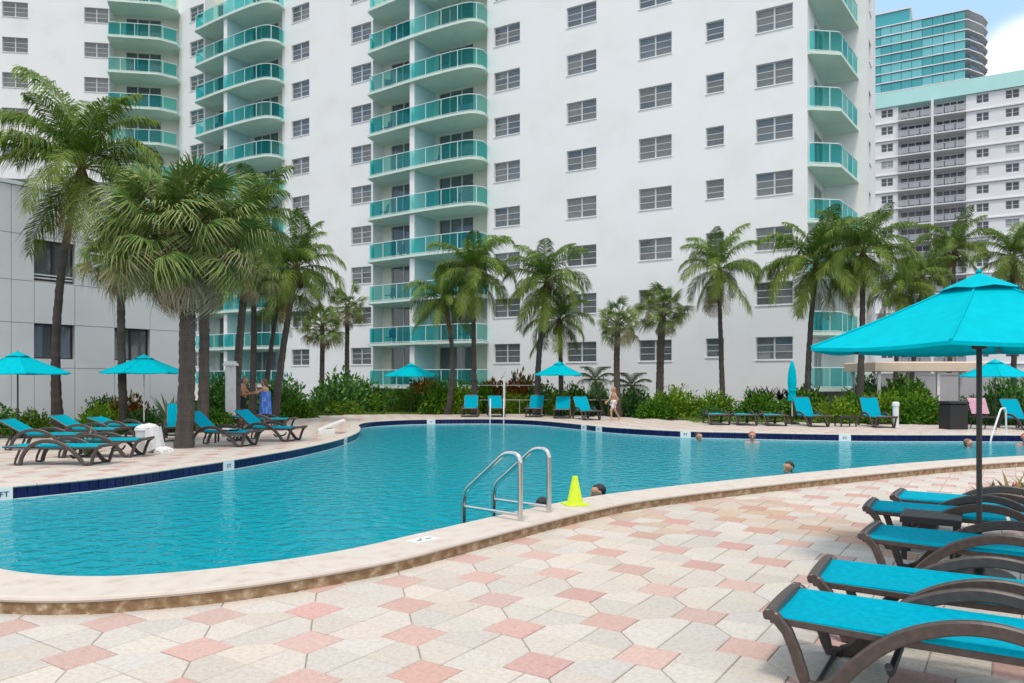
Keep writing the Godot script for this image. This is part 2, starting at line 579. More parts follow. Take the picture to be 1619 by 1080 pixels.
		if not Geometry2D.is_point_in_polygon(fe[best] + Vector2(nrm.x, nrm.z) * 0.3, POOL): nrm = -nrm
		var xd := Vector3.UP.cross(nrm)
		var t := Transform3D(Basis(xd, Vector3.UP, nrm), v3(fe[best], -0.1) + nrm * 0.03)
		var mb := Builder.new()
		mb.box(Vector3.ZERO, Vector3(0.34, 0.2, 0.02))
		var o := part("depth_marker", mb.mesh(), M.white_tile, root, t)
		var tm := TextMesh.new()
		tm.text = m[2]
		tm.font_size = 26
		tm.pixel_size = 0.0046
		tm.depth = 0.004
		part("lettering", tm, M.ink, o, Transform3D(Basis(), Vector3(0, 0, 0.013)))
	var cm := Builder.new()
	cm.box(Vector3.ZERO, Vector3(0.3, 0.008, 0.17))
	var cd := part("depth_marker", cm.mesh(), M.white_tile, root, Transform3D(Basis(Vector3.UP, 0.88), Vector3(-0.86, 0.134, -7.52)))
	for s in [[-0.07, 0.02, 0.05, 0.014], [-0.02, -0.02, 0.03, 0.014], [0.05, 0.015, 0.07, 0.012]]:
		var sb := Builder.new()
		sb.box(Vector3(s[0], 0.0055, s[1]), Vector3(s[2], 0.003, s[3]))
		part("lettering", sb.mesh(), M.ink, cd)
	# water
	var wb := Builder.new()
	for i in range(0, idx.size(), 3):
		wb.tri(v3(POOL[idx[i]], -0.2), v3(POOL[idx[i + 1]], -0.2), v3(POOL[idx[i + 2]], -0.2))
	for i in wb.n.size(): wb.n[i] = Vector3.UP
	var w := structure("water", wb.mesh(), M.water)
	w.set_meta("label", "turquoise pool water with small ripples")

var kerb_from: PackedVector2Array
var kerb_at := 0

func kerb_profile(seg: PackedVector2Array, prof: Array) -> Builder:
	# prof: [offset away from the water, height]
	var b := Builder.new()
	var rows := []
	for i in seg.size():
		var g := kerb_at + i
		var t := (kerb_from[mini(g + 1, kerb_from.size() - 1)] - kerb_from[maxi(g - 1, 0)]).normalized()
		var o := Vector2(-t.y, t.x)
		if Geometry2D.is_point_in_polygon(seg[i] + o * 0.3, POOL): o = -o
		rows.append(prof.map(func(p): return v3(seg[i] + o * p[0], p[1])))
	for i in rows.size() - 1:
		for k in prof.size() - 1:
			b.quad(rows[i][k], rows[i][k + 1], rows[i + 1][k + 1], rows[i + 1][k])
	for e in [0, rows.size() - 1]:
		for k in range(1, prof.size() - 1):
			b.tri(rows[e][0], rows[e][k], rows[e][k + 1])
	return b

func kerb_stone(seg: PackedVector2Array) -> Builder:
	return kerb_profile(seg, [[-0.02, 0.085], [-0.035, 0.105], [-0.025, 0.124], [0.0, 0.131], [0.3, 0.133], [0.565, 0.13], [0.588, 0.122], [0.597, 0.106], [0.59, 0.09], [0.57, 0.083]])

func kerb_face(seg: PackedVector2Array) -> Builder:
	return kerb_profile(seg, [[0.0, -0.2], [0.0, 0.086], [0.582, 0.086], [0.58, -0.03]])

func flush_stone(seg: PackedVector2Array) -> Builder:
	return kerb_profile(seg, [[-0.02, -0.018], [-0.035, 0.0], [-0.025, 0.014], [0.0, 0.02], [0.3, 0.02], [0.305, 0.0], [0.305, -0.03]])

func make_deck() -> void:
	# ground: one sheet to the horizon with the pool cut out
	var g := Builder.new()
	var outer := PackedVector2Array([Vector2(-500, -700), Vector2(500, -700), Vector2(500, 100), Vector2(-500, 100)])
	var hole := POOL.duplicate()
	if Geometry2D.is_polygon_clockwise(hole) == Geometry2D.is_polygon_clockwise(outer): hole.reverse()
	var best := 0
	for i in hole.size():
		if hole[i].x < hole[best].x: best = i
	var key := PackedVector2Array()
	key.append_array(outer)
	key.push_back(Vector2(-500, 99.0))
	key = PackedVector2Array([outer[0], outer[1], outer[2], outer[3], Vector2(-500, -10.0)])
	for i in hole.size() + 1: key.push_back(hole[(best + i) % hole.size()])
	key.push_back(Vector2(-500, -10.02))
	var idx := Geometry2D.triangulate_polygon(key)
	for i in range(0, idx.size(), 3):
		var a := key[idx[i]]
		var b := key[idx[i + 1]]
		var d := key[idx[i + 2]]
		if (b - a).cross(d - a) < 0.0:
			var s := b; b = d; d = s
		g.tri(v3(a, -0.05), v3(b, -0.05), v3(d, -0.05))
	structure("ground", g.mesh(), M.soil)
	# terrace: mortar bed and pavers, rose diamonds between cream stones
	var area := PackedVector2Array([Vector2(-24, 3), Vector2(24, 3), Vector2(30, -20), Vector2(30, -27.5), Vector2(17.2, -27.6), Vector2(25.5, -46), Vector2(21.5, -46), Vector2(14.5, -27.6), Vector2(11, -29.4), Vector2(7, -30.2), Vector2(4.6, -33.2), Vector2(2, -36), Vector2(-1.5, -37), Vector2(-6, -36.6), Vector2(-9.4, -34.5), Vector2(-8.8, -30), Vector2(-10.4, -27), Vector2(-10.6, -23.6), Vector2(-13, -22.0), Vector2(-24, -20.5)])
	var root := Node3D.new()
	root.name = "pool_deck"
	add_child(root)
	tag(root, "pool terrace paved with rose diamond pavers between cream stones", "", "", "structure")
	var bed := Builder.new()
	var cut := Geometry2D.clip_polygons(area, POOL)
	var bed_poly := area
	if cut.size() == 2:
		# outer and hole: join them
		var o: PackedVector2Array = cut[0] if not Geometry2D.is_polygon_clockwise(cut[0]) else cut[1]
		var hh: PackedVector2Array = cut[1] if not Geometry2D.is_polygon_clockwise(cut[0]) else cut[0]
		var jb := 0
		for i in hh.size():
			if hh[i].x < hh[jb].x: jb = i
		var ob := 0
		for i in o.size():
			if o[i].distance_to(hh[jb]) < o[ob].distance_to(hh[jb]): ob = i
		bed_poly = PackedVector2Array()
		for i in o.size() + 1: bed_poly.push_back(o[(ob + i) % o.size()])
		for i in hh.size() + 1: bed_poly.push_back(hh[(jb + i) % hh.size()])
	var bi := Geometry2D.triangulate_polygon(bed_poly)
	for i in range(0, bi.size(), 3):
		var a := bed_poly[bi[i]]
		var b := bed_poly[bi[i + 1]]
		var d := bed_poly[bi[i + 2]]
		if (b - a).cross(d - a) < 0.0:
			var s := b; b = d; d = s
		bed.tri(v3(a, -0.009), v3(b, -0.009), v3(d, -0.009))
	part("mortar_bed", bed.mesh(), M.grout, root)
	var keep_out: PackedVector2Array = Geometry2D.offset_polygon(POOL, 0.3)[0]
	var ea := Vector2(0.665, -0.137)
	var eb := Vector2(-0.142, -0.674)
	var at0 := Vector2(-1.169, -4.334)
	var near_list := []
	var rest := Builder.new()
	var q := 0.325
	for r in range(-12, 68):
		for s in range(-46, 56):
			var cen := at0 + ea * s + eb * r
			if cen.y > 3.0 or cen.y < -46.0 or absf(cen.x) > 30.0: continue
			if not Geometry2D.is_point_in_polygon(cen, area): continue
			var visible_x := absf(cen.x) < 1.5 + 0.72 * -cen.y and cen.y < -3.2
			if not visible_x and (cen.y < -12.0 or absf(cen.x) > 12.0): continue
			var polys := [[PackedVector2Array([cen - ea * q, cen - eb * q, cen + ea * q, cen + eb * q]), true]]
			# the octagon between four diamonds, split in four
			var o := cen + ea * 0.5 + eb * 0.5
			var oct := PackedVector2Array()
			var h := 0.5
			var w := 0.5 - q
			for p in [Vector2(-h, -w), Vector2(-w, -h), Vector2(w, -h), Vector2(h, -w), Vector2(h, w), Vector2(w, h), Vector2(-w, h), Vector2(-h, w)]:
				oct.push_back(o + ea * p.x + eb * p.y)
			for m in 4:
				var m1 := (oct[m * 2] + oct[m * 2 + 1]) / 2.0
				var m2 := (oct[(m * 2 + 2) % 8] + oct[(m * 2 + 3) % 8]) / 2.0
				polys.append([PackedVector2Array([m1, oct[m * 2 + 1], oct[(m * 2 + 2) % 8], m2, o]), false])
			for pp in polys:
				var tone := RNG.randf_range(0.84, 0.98)
				var warm := RNG.randf_range(-0.03, 0.03)
				var patch := 0.5 + 0.5 * sin(cen.x * 0.9 + 1.3) * sin(cen.y * 0.7 + cen.x * 0.3)
				var col := Color(0.60, 0.36 + warm * 0.8, 0.315) if pp[1] else Color(0.625 + warm * 0.5, 0.58, 0.52 - warm * 0.5)
				if pp[1]: col = col.lerp(Color(0.61, 0.45, 0.40), RNG.randf())
				else: col = col.lerp(Color(0.60, 0.49, 0.37), patch * 0.25 * RNG.randf())
				# rust stains that the photograph shows round the ladder and in front of the loungers
				for stain in [[Vector2(0.75, -8.45), 0.55], [Vector2(1.6, -8.7), 0.5], [Vector2(3.1, -8.6), 0.9], [Vector2(2.7, -9.9), 0.8], [Vector2(3.6, -7.6), 0.6]]:
					if cen.distance_to(stain[0]) < stain[1] and RNG.randf() < 0.75: col = col.lerp(Color(0.52, 0.33, 0.19), RNG.randf_range(0.15, 0.6))
				col = Color(col.r * tone, col.g * tone, col.b * tone)
				var lift := RNG.randf_range(-0.002, 0.002)
				for piece in Geometry2D.offset_polygon(pp[0], -0.0035):
					for clipped in Geometry2D.clip_polygons(piece, keep_out):
						if clipped.size() < 3: continue
						var mid := Vector2.ZERO
						for p in clipped: mid += p
						mid /= clipped.size()
						var on_kerb := false
						for i in range(0, NEAR_EDGE.size(), 3):
							if NEAR_EDGE[i].distance_to(mid) < 0.28: on_kerb = true
						if on_kerb: continue
						if mid.y > -11.5 and mid.y < -3.7 and absf(mid.x) < 0.66 * -mid.y + 0.2:
							near_list.append([mid.length(), clipped, lift, col, mid, pp[1]])
						else:
							rest.col = col
							rest.prism(clipped, -0.02, lift, 0.0 if mid.y < -14.0 else 0.004, false)
	near_list.sort_custom(func(a, b): return a[0] < b[0])
	var many := {true: 0, false: 0}
	for i in near_list.size():
		var e = near_list[i]
		many[e[5]] += 1
		if many[e[5]] < 298 and (not e[5] or many[false] < 420):
			var b := Builder.new()
			b.col = e[3]
			var loc := PackedVector2Array()
			for p in e[1]: loc.push_back(p - e[4])
			b.prism(loc, -0.03, 0.0, 0.005, false)
			part("diamond_paver" if e[5] else "paver", b.mesh(), M.paver, root, Transform3D(Basis(), v3(e[4], e[2])))
		else:
			rest.col = e[3]
			rest.prism(e[1], -0.02, e[2], 0.004, false)
	var st := part("pavers", rest.mesh(), M.paver, root)
	st.set_meta("kind", "stuff")

# ---- buildings
const STOREY := 2.75
const FLOOR0 := 1.2
var shared_mesh := {}

func holed_wall(b: Builder, t: Transform3D, x0: float, x1: float, y0: float, y1: float, holes: Array, depth: float) -> void:
	# a wall in the plane z = 0 of t with rectangular openings [x, y, w, h] that have reveals of the given depth
	var xs := [x0, x1]
	var ys := [y0, y1]
	for h in holes:
		xs.append(h[0]); xs.append(h[0] + h[2]); ys.append(h[1]); ys.append(h[1] + h[3])
	xs.sort(); ys.sort()
	var ux := []
	var uy := []
	for x in xs:
		if ux.is_empty() or x - ux[-1] > 1e-4: ux.append(x)
	for y in ys:
		if uy.is_empty() or y - uy[-1] > 1e-4: uy.append(y)
	for j in uy.size() - 1:
		var run := -1
		for i in ux.size():
			var open := true
			if i < ux.size() - 1:
				open = false
				var cx: float = (ux[i] + ux[i + 1]) / 2.0
				var cy: float = (uy[j] + uy[j + 1]) / 2.0
				for h in holes:
					if cx > h[0] and cx < h[0] + h[2] and cy > h[1] and cy < h[1] + h[3]: open = true
			if not open and run < 0: run = i
			elif open and run >= 0:
				b.quad(t * Vector3(ux[run], uy[j], 0), t * Vector3(ux[run], uy[j + 1], 0), t * Vector3(ux[i], uy[j + 1], 0), t * Vector3(ux[i], uy[j], 0))
				run = -1
	for h in holes:
		var a := Vector3(h[0], h[1], 0)
		var p := [a, a + Vector3(0, h[3], 0), a + Vector3(h[2], h[3], 0), a + Vector3(h[2], 0, 0)]
		for i in 4:
			var q: Vector3 = p[i]
			var r: Vector3 = p[(i + 1) % 4]
			b.quad(t * q, t * r, t * (r - Vector3(0, 0, depth)), t * (q - Vector3(0, 0, depth)))

func frame_mesh(w: float, h: float, cols: int, rows: int, bar: float, key: String) -> ArrayMesh:
	# sash bars of a window w by h, origin at its lower left corner
	key = "%s %.2f %.2f" % [key, w, h]
	if not shared_mesh.has(key):
		var b := Builder.new()
		b.span(Vector3(0, 0, -0.05), Vector3(w, bar, 0.03)); b.span(Vector3(0, h - bar, -0.05), Vector3(w, h, 0.03))
		b.span(Vector3(0, bar, -0.05), Vector3(bar, h - bar, 0.03)); b.span(Vector3(w - bar, bar, -0.05), Vector3(w, h - bar, 0.03))
		for i in range(1, cols):
			var x := w * i / cols
			b.span(Vector3(x - bar * 0.9, bar, -0.05), Vector3(x + bar * 0.9, h - bar, 0.035))
		for i in cols:
			for j in range(1, rows):
				var y := bar + (h - 2 * bar) * j / rows
				b.span(Vector3(w * i / cols + bar, y - bar * 0.35, -0.04), Vector3(w * (i + 1) / cols - bar, y + bar * 0.35, 0.02))
		shared_mesh[key] = b.mesh()
	return shared_mesh[key]

func box_mesh(size: Vector3) -> ArrayMesh:
	var key := "box %.3f %.3f %.3f" % [size.x, size.y, size.z]
	if not shared_mesh.has(key):
		var b := Builder.new()
		b.box(Vector3.ZERO, size)
		shared_mesh[key] = b.mesh()
	return shared_mesh[key]

func room_mesh(w: float, h: float) -> ArrayMesh:
	# the space behind an opening: walls, floor and ceiling, open towards the window; daylight enters only there
	var key := "room %.2f %.2f" % [w, h]
	if not shared_mesh.has(key):
		var b := Builder.new()
		var p := [Vector3(0, 0, 0), Vector3(w, 0, 0), Vector3(w, h, 0), Vector3(0, h, 0)]
		var d := Vector3(0, 0, -1.6)
		for i in 4: b.quad(p[i], p[(i + 1) % 4], p[(i + 1) % 4] + d, p[i] + d)
		b.quad(p[0] + d, p[1] + d, p[2] + d, p[3] + d)
		shared_mesh[key] = b.mesh()
	return shared_mesh[key]

func add_window(root: Node, t: Transform3D, x: float, y: float, w: float, h: float, cols := 2, rows := 3, called := "window") -> void:
	# t: the wall's frame. A sash with real panes, a blind behind and a dark room
	var bar := 0.045
	var o := part(called, frame_mesh(w, h, cols, rows, bar, "sash%d%d" % [cols, rows]), M.aluminium, root, t * Transform3D(Basis(), Vector3(x, y, -0.13)))
	var pw := w / cols - 2 * bar
	var ph := (h - 2 * bar) / rows - bar * 0.7
	for i in cols:
		for j in rows:
			var tilt := RNG.randf_range(0.0, 0.12)
			part("pane", box_mesh(Vector3(pw, ph, 0.008)), M.pane, o, Transform3D(Basis(Vector3.RIGHT, tilt), Vector3(w * (i + 0.5) / cols, bar + (h - 2 * bar) * (j + 0.5) / rows, 0.0)))
	part("room_interior", room_mesh(w, h), M.room, o, Transform3D(Basis(), Vector3(0, 0, -0.055)))
	for i in cols:
		var k := RNG.randf()
		var bm: Material = [M.blind_grey, M.blind_green, M.blind_pale, M.blind_dark][RNG.randi() % 4]
		var part_down: float = 1.0 if k < 0.6 else (RNG.randf_range(0.3, 0.7) if k < 0.85 else 0.0)
		if part_down > 0.0:
			var bh := snappedf((h - 0.02) * part_down, 0.1)
			part("blind", box_mesh(Vector3(w / cols - 0.06, bh, 0.012)), bm, o, Transform3D(Basis(), Vector3(w * (i + 0.5) / cols, h - 0.01 - bh / 2, -0.15)))
	if h < 1.5:
		part("sill", box_mesh(Vector3(w + 0.06, 0.05, 0.16)), M.stucco, o, Transform3D(Basis(), Vector3(w / 2, -0.027, 0.09)))

func add_door(root: Node, t: Transform3D, x: float, y: float, w: float, h: float, leaves: int) -> void:
	var bar := 0.05
	var o := part("sliding_door", frame_mesh(w, h, leaves, 1, bar, "door%d" % leaves), M.aluminium, root, t * Transform3D(Basis(), Vector3(x, y, -0.08)))
	for i in leaves:
		part("pane", box_mesh(Vector3(w / leaves - 0.1, h - 0.1, 0.01)), M.pane, o, Transform3D(Basis(), Vector3(w * (i + 0.5) / leaves, h / 2, 0)))
		if RNG.randf() < 0.7:
			var wave := "curtain %.2f %.2f" % [w / leaves, h]
			if not shared_mesh.has(wave):
				var b := Builder.new()
				var ww := w / leaves - 0.04
				for k in 12:
					var a := ww * k / 12.0
					var d := ww * (k + 1) / 12.0
					var za := 0.03 * (1 if k % 2 else -1)
					b.quad(Vector3(a, 0.02, za), Vector3(a, h - 0.05, za), Vector3(d, h - 0.05, -za), Vector3(d, 0.02, -za))
				shared_mesh[wave] = b.mesh()
			part("curtain", shared_mesh[wave], [M.curtain, M.blind_pale, M.blind_green, M.curtain_dark][RNG.randi() % 4], o, Transform3D(Basis(), Vector3(w * i / leaves + 0.02, 0, -0.2)))
	part("room_interior", room_mesh(w, h), M.room, o, Transform3D(Basis(), Vector3(0, 0, -0.055)))

func add_balcony(root: Node, t: Transform3D, y: float, slab: PackedVector2Array, rail: PackedVector2Array, panels: int, shape: String) -> void:
	# slab: outline in x and z; rail: the open edge; both in the wall's frame
	var key := "balcony " + shape
	if not shared_mesh.has(key):
		var b := Builder.new()
		b.prism(slab, -0.15, 0.0)
		shared_mesh[key] = b.mesh()
		var inner := PackedVector3Array()
		for p in rail: inner.push_back(Vector3(p.x, 0, p.y))
		var lens := [0.0]
		for i in range(1, rail.size()): lens.append(lens[-1] + rail[i].distance_to(rail[i - 1]))
		var where := func(s: float) -> Vector2:
			for i in range(1, rail.size()):
				if s <= lens[i] + 1e-6: return rail[i - 1].lerp(rail[i], clampf((s - lens[i - 1]) / maxf(lens[i] - lens[i - 1], 1e-6), 0, 1))
			return rail[rail.size() - 1]
		var list := []
		var posts := Builder.new()
		for k in panels:
			var s0: float = lens[-1] * k / panels + 0.025
			var s1: float = lens[-1] * (k + 1) / panels - 0.025
			var g := Builder.new()
			for m in 3:
				var a: Vector2 = where.call(lerpf(s0, s1, m / 3.0))
				var d: Vector2 = where.call(lerpf(s0, s1, (m + 1) / 3.0))
				g.quad(v3(a, 0.09), v3(a, 0.98), v3(d, 0.98), v3(d, 0.09))
			list.append(g.mesh())
			var p: Vector2 = where.call(lens[-1] * k / panels)
			posts.span(v3(p, 0.0) - Vector3(0.018, 0, 0.018), v3(p, 1.0) + Vector3(0.018, 0, 0.018))
		shared_mesh[key + " glass"] = list
		var top := PackedVector3Array()
		var low := PackedVector3Array()
		for m in 29:
			var p: Vector2 = where.call(lens[-1] * m / 28.0)
			top.push_back(v3(p, 1.02)); low.push_back(v3(p, 0.06))
		posts.tube(top, 0.028, 6); posts.tube(low, 0.018, 4)
		shared_mesh[key + " rail"] = posts.mesh()
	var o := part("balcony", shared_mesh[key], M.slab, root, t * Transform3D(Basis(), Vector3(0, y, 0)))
	for g in shared_mesh[key + " glass"]:
		part("glass_panel", g, [M.teal_glass, M.teal_glass, M.teal_glass_deep, M.teal_glass_clear][RNG.randi() % 4], o)
	part("handrail", shared_mesh[key + " rail"], M.rail, o)

func make_tower() -> void:
	var root := thing("apartment_tower", Vector3(-26.92, 0, -62.63), -0.5386, "tall white apartment tower with curved teal glass balconies behind the pool", "apartment tower")
	var top := 38.4
	var T := Transform3D()
	var wall := Builder.new()
	var inner := Builder.new()
	var depth := 1.0
	# [x0, x1, columns of windows [x, w, floors, height]]
	var columns := {0: [[1.35, 1.7, 11, 1.15]], 1: [[12.77, 1.77, 11, 1.15], [18.5, 1.8, 10, 1.15]], 2: [[30.08, 1.83, 9, 1.15], [35.03, 1.87, 9, 1.15], [39.44, 1.87, 8, 1.15], [43.16, 0.95, 8, 0.98], [45.72, 1.8, 8, 1.15]]}
	var spans := [[0.0, 3.2], [11.8, 20.45], [29.57, 48.2]]
	for s in 3:
		var holes := []
		for c in columns[s]:
			for k in c[2]:
				var y: float = FLOOR0 + STOREY * k + 2.57 - c[3]
				holes.append([c[0], y, c[1], c[3]])
		holed_wall(wall, T, spans[s][0], spans[s][1], -0.1, top, holes, 0.16)
		for h in holes:
			add_window(root, T, h[0], h[1], h[2], h[3], 2 if h[2] > 1.2 else 1, 3)
	# the two recesses with balconies
	for off in [0.0, -17.6]:
		var a: float = 20.45 + off if off == 0.0 else 3.2
		var z: float = 29.57 + off if off == 0.0 else 11.8
		wall.quad(Vector3(a, -0.1, 0), Vector3(a, top, 0), Vector3(a, top, -depth), Vector3(a, -0.1, -depth))
		wall.quad(Vector3(z, -0.1, -depth), Vector3(z, top, -depth), Vector3(z, top, 0), Vector3(z, -0.1, 0))
		var back := Transform3D(Basis(), Vector3(0, 0, -depth))
		var holes := []
		var floors := 10 if off == 0.0 else 11
		for k in floors:
			holes.append([21.2 + off if off == 0.0 else 3.6, FLOOR0 + STOREY * k + 0.06, 2.1, 2.48])
			holes.append([25.2 + off, FLOOR0 + STOREY * k + 0.06, 2.7, 2.48])
		inner = Builder.new()
		holed_wall(inner, back, a, z, -0.1, top, holes, 0.12)
		tag(part("recess_wall", inner.mesh(), M.cream, root), "cream wall at the back of the balconies")
		for i in holes.size():
			var h = holes[i]
			add_door(root, back, h[0], h[1], h[2], h[3], 2 if i % 2 == 0 else 3)
		var fin := Builder.new()
		fin.span(Vector3(24.62 + off, -0.1, -depth), Vector3(24.92 + off, top, 1.2))
		part("partition_wall", fin.mesh(), M.fin, root)
		var edge := Builder.new()
		edge.span(Vector3(24.58 + off, -0.1, 1.202), Vector3(24.95 + off, top, 1.26))
		part("partition_edge", edge.mesh(), M.stucco, root)
		var front := [Vector2(20.6, 0.05), Vector2(20.86, 1.0), Vector2(21.9, 1.18), Vector2(23.3, 1.34), Vector2(25.0, 1.5), Vector2(27.0, 1.6), Vector2(28.6, 1.58), Vector2(29.45, 1.4), Vector2(29.9, 0.7), Vector2(29.7, 0.05)]
		var r := PackedVector2Array()
		for i in front.size() - 1:
			r.push_back(front[i] + Vector2(off, 0))
			if i > 0 and i < front.size() - 2:
				for u in [0.33, 0.66]: r.push_back(front[i].cubic_interpolate(front[i + 1], front[i - 1], front[i + 2], u) + Vector2(off, 0))
		r.push_back(front[-1] + Vector2(off, 0))
		var slab := r.duplicate()
		slab.push_back(Vector2(z, 0.0)); slab.push_back(Vector2(z, -depth)); slab.push_back(Vector2(a, -depth)); slab.push_back(Vector2(a, 0.0))
		var rail := PackedVector2Array()
		var mid := Vector2(25.4 + off, 0.3)
		for p in r: rail.push_back(p.move_toward(mid, 0.07))
		for k in floors:
			add_balcony(root, T, FLOOR0 + STOREY * k, slab, rail, 9, "bow%d" % int(off))
	# side balconies at the corner and the end wall
	var side := Transform3D(Basis(Vector3.UP, PI / 2), Vector3(48.2, 0, 0))
	var holes2 := []
	for k in 9: holes2.append([1.9, FLOOR0 + STOREY * k + 0.06, 2.4, 2.2])
	holed_wall(wall, side, 0.0, 4.8, -0.1, top, holes2, 0.12)
	for h in holes2: add_door(root, side, h[0], h[1], h[2], h[3], 2)
	var cs := PackedVector2Array([Vector2(48.2, 0.0), Vector2(48.4, 0.0), Vector2(49.6, -0.95), Vector2(49.95, -4.8), Vector2(48.2, -4.8)])
	var cr := PackedVector2Array([Vector2(48.26, -0.08), Vector2(48.42, -0.09), Vector2(49.52, -1.0), Vector2(49.87, -4.78)])
	for k in 9: add_balcony(root, T, FLOOR0 + STOREY * k, cs, cr, 5, "corner")
	wall.quad(Vector3(48.2, -0.1, -4.8), Vector3(48.2, top, -4.8), Vector3(50.3, top, -4.8), Vector3(50.3, -0.1, -4.8))
	var side2 := Transform3D(Basis(Vector3.UP, PI / 2), Vector3(50.3, 0, -4.8))
	var holes3 := []
	for k in 9: holes3.append([1.2, FLOOR0 + STOREY * k + 1.2, 1.0, 1.2])
	holed_wall(wall, side2, 0.0, 4.4, -0.1, top, holes3, 0.16)
	for h in holes3: add_window(root, side2, h[0], h[1], h[2], h[3], 1, 3)
	wall.quad(Vector3(50.3, -0.1, -9.2), Vector3(50.3, top, -9.2), Vector3(40.0, top, -9.2), Vector3(40.0, -0.1, -9.2))
	# wing on the left, turned towards the terrace; its frame has x running to the inner corner
	var inv := Transform3D(Basis(Vector3.UP, -0.5386), Vector3(-26.92, 0, -62.63)).affine_inverse()
	var W := inv * Transform3D(Basis(Vector3.UP, 0.1638), Vector3(-27.0, -0.3, -62.2))
	var wh := []
	for k in range(3, 12):
		wh.append([-12.75, FLOOR0 + STOREY * k + 1.42, 1.85, 1.15])
		wh.append([-6.83, FLOOR0 + STOREY * k + 1.42, 1.8, 1.15])
	holed_wall(wall, W, -26.0, -4.98, 0.2, top + 0.3, wh, 0.16)
	for h in wh: add_window(root, W, h[0], h[1], h[2], h[3], 2, 3)
	var wd := []
	for k in range(2, 12): wd.append([-4.15, FLOOR0 + STOREY * k + 0.06, 2.7, 2.45])
	var wback := W * Transform3D(Basis(), Vector3(0, 0, -1.3))
	inner = Builder.new()
	holed_wall(inner, wback, -4.98, 0.9, 0.2, top + 0.3, wd, 0.12)
	for h in wd: add_door(root, wback, h[0], h[1], h[2], h[3], 3)
	wall.quad(W * Vector3(-4.98, 0.2, 0), W * Vector3(-4.98, top, 0), W * Vector3(-4.98, top, -1.3), W * Vector3(-4.98, 0.2, -1.3))
	var ws := PackedVector2Array([Vector2(-4.95, -1.3), Vector2(-4.95, 0.0), Vector2(-4.72, 1.3), Vector2(-0.95, 1.3), Vector2(0.25, 0.55), Vector2(0.25, -1.3)])
	var wr := PackedVector2Array([Vector2(-4.9, 0.05), Vector2(-4.66, 1.23), Vector2(-2.8, 1.23), Vector2(-0.95, 1.23), Vector2(0.2, 0.5)])
	for k in range(2, 12): add_balcony(root, W, FLOOR0 + STOREY * k, ws, wr, 6, "wing")
	# inner corner pier, roof
	wall.quad(Vector3(0.0, -0.1, 0.0), Vector3(0.0, top, 0.0), Vector3(0.0, top, -3.0), Vector3(0.0, -0.1, -3.0))
	var roof := Builder.new()
	roof.quad(Vector3(0, top, 0), Vector3(50.3, top, 0), Vector3(50.3, top, -9.2), Vector3(0, top, -9.2))
	roof.quad(W * Vector3(-26, top + 0.3, 0), W * Vector3(0.9, top + 0.3, 0), W * Vector3(0.9, top + 0.3, -12), W * Vector3(-26, top + 0.3, -12))
	roof.span(Vector3(0, top, -0.25), Vector3(48.2, top + 0.9, 0.12))
	part("roof", roof.mesh(), M.stucco, root)
	part("wall", wall.mesh(), M.stucco, root)
	tag(part("recess_wall", inner.mesh(), M.cream, root), "cream wall at the back of the balconies")

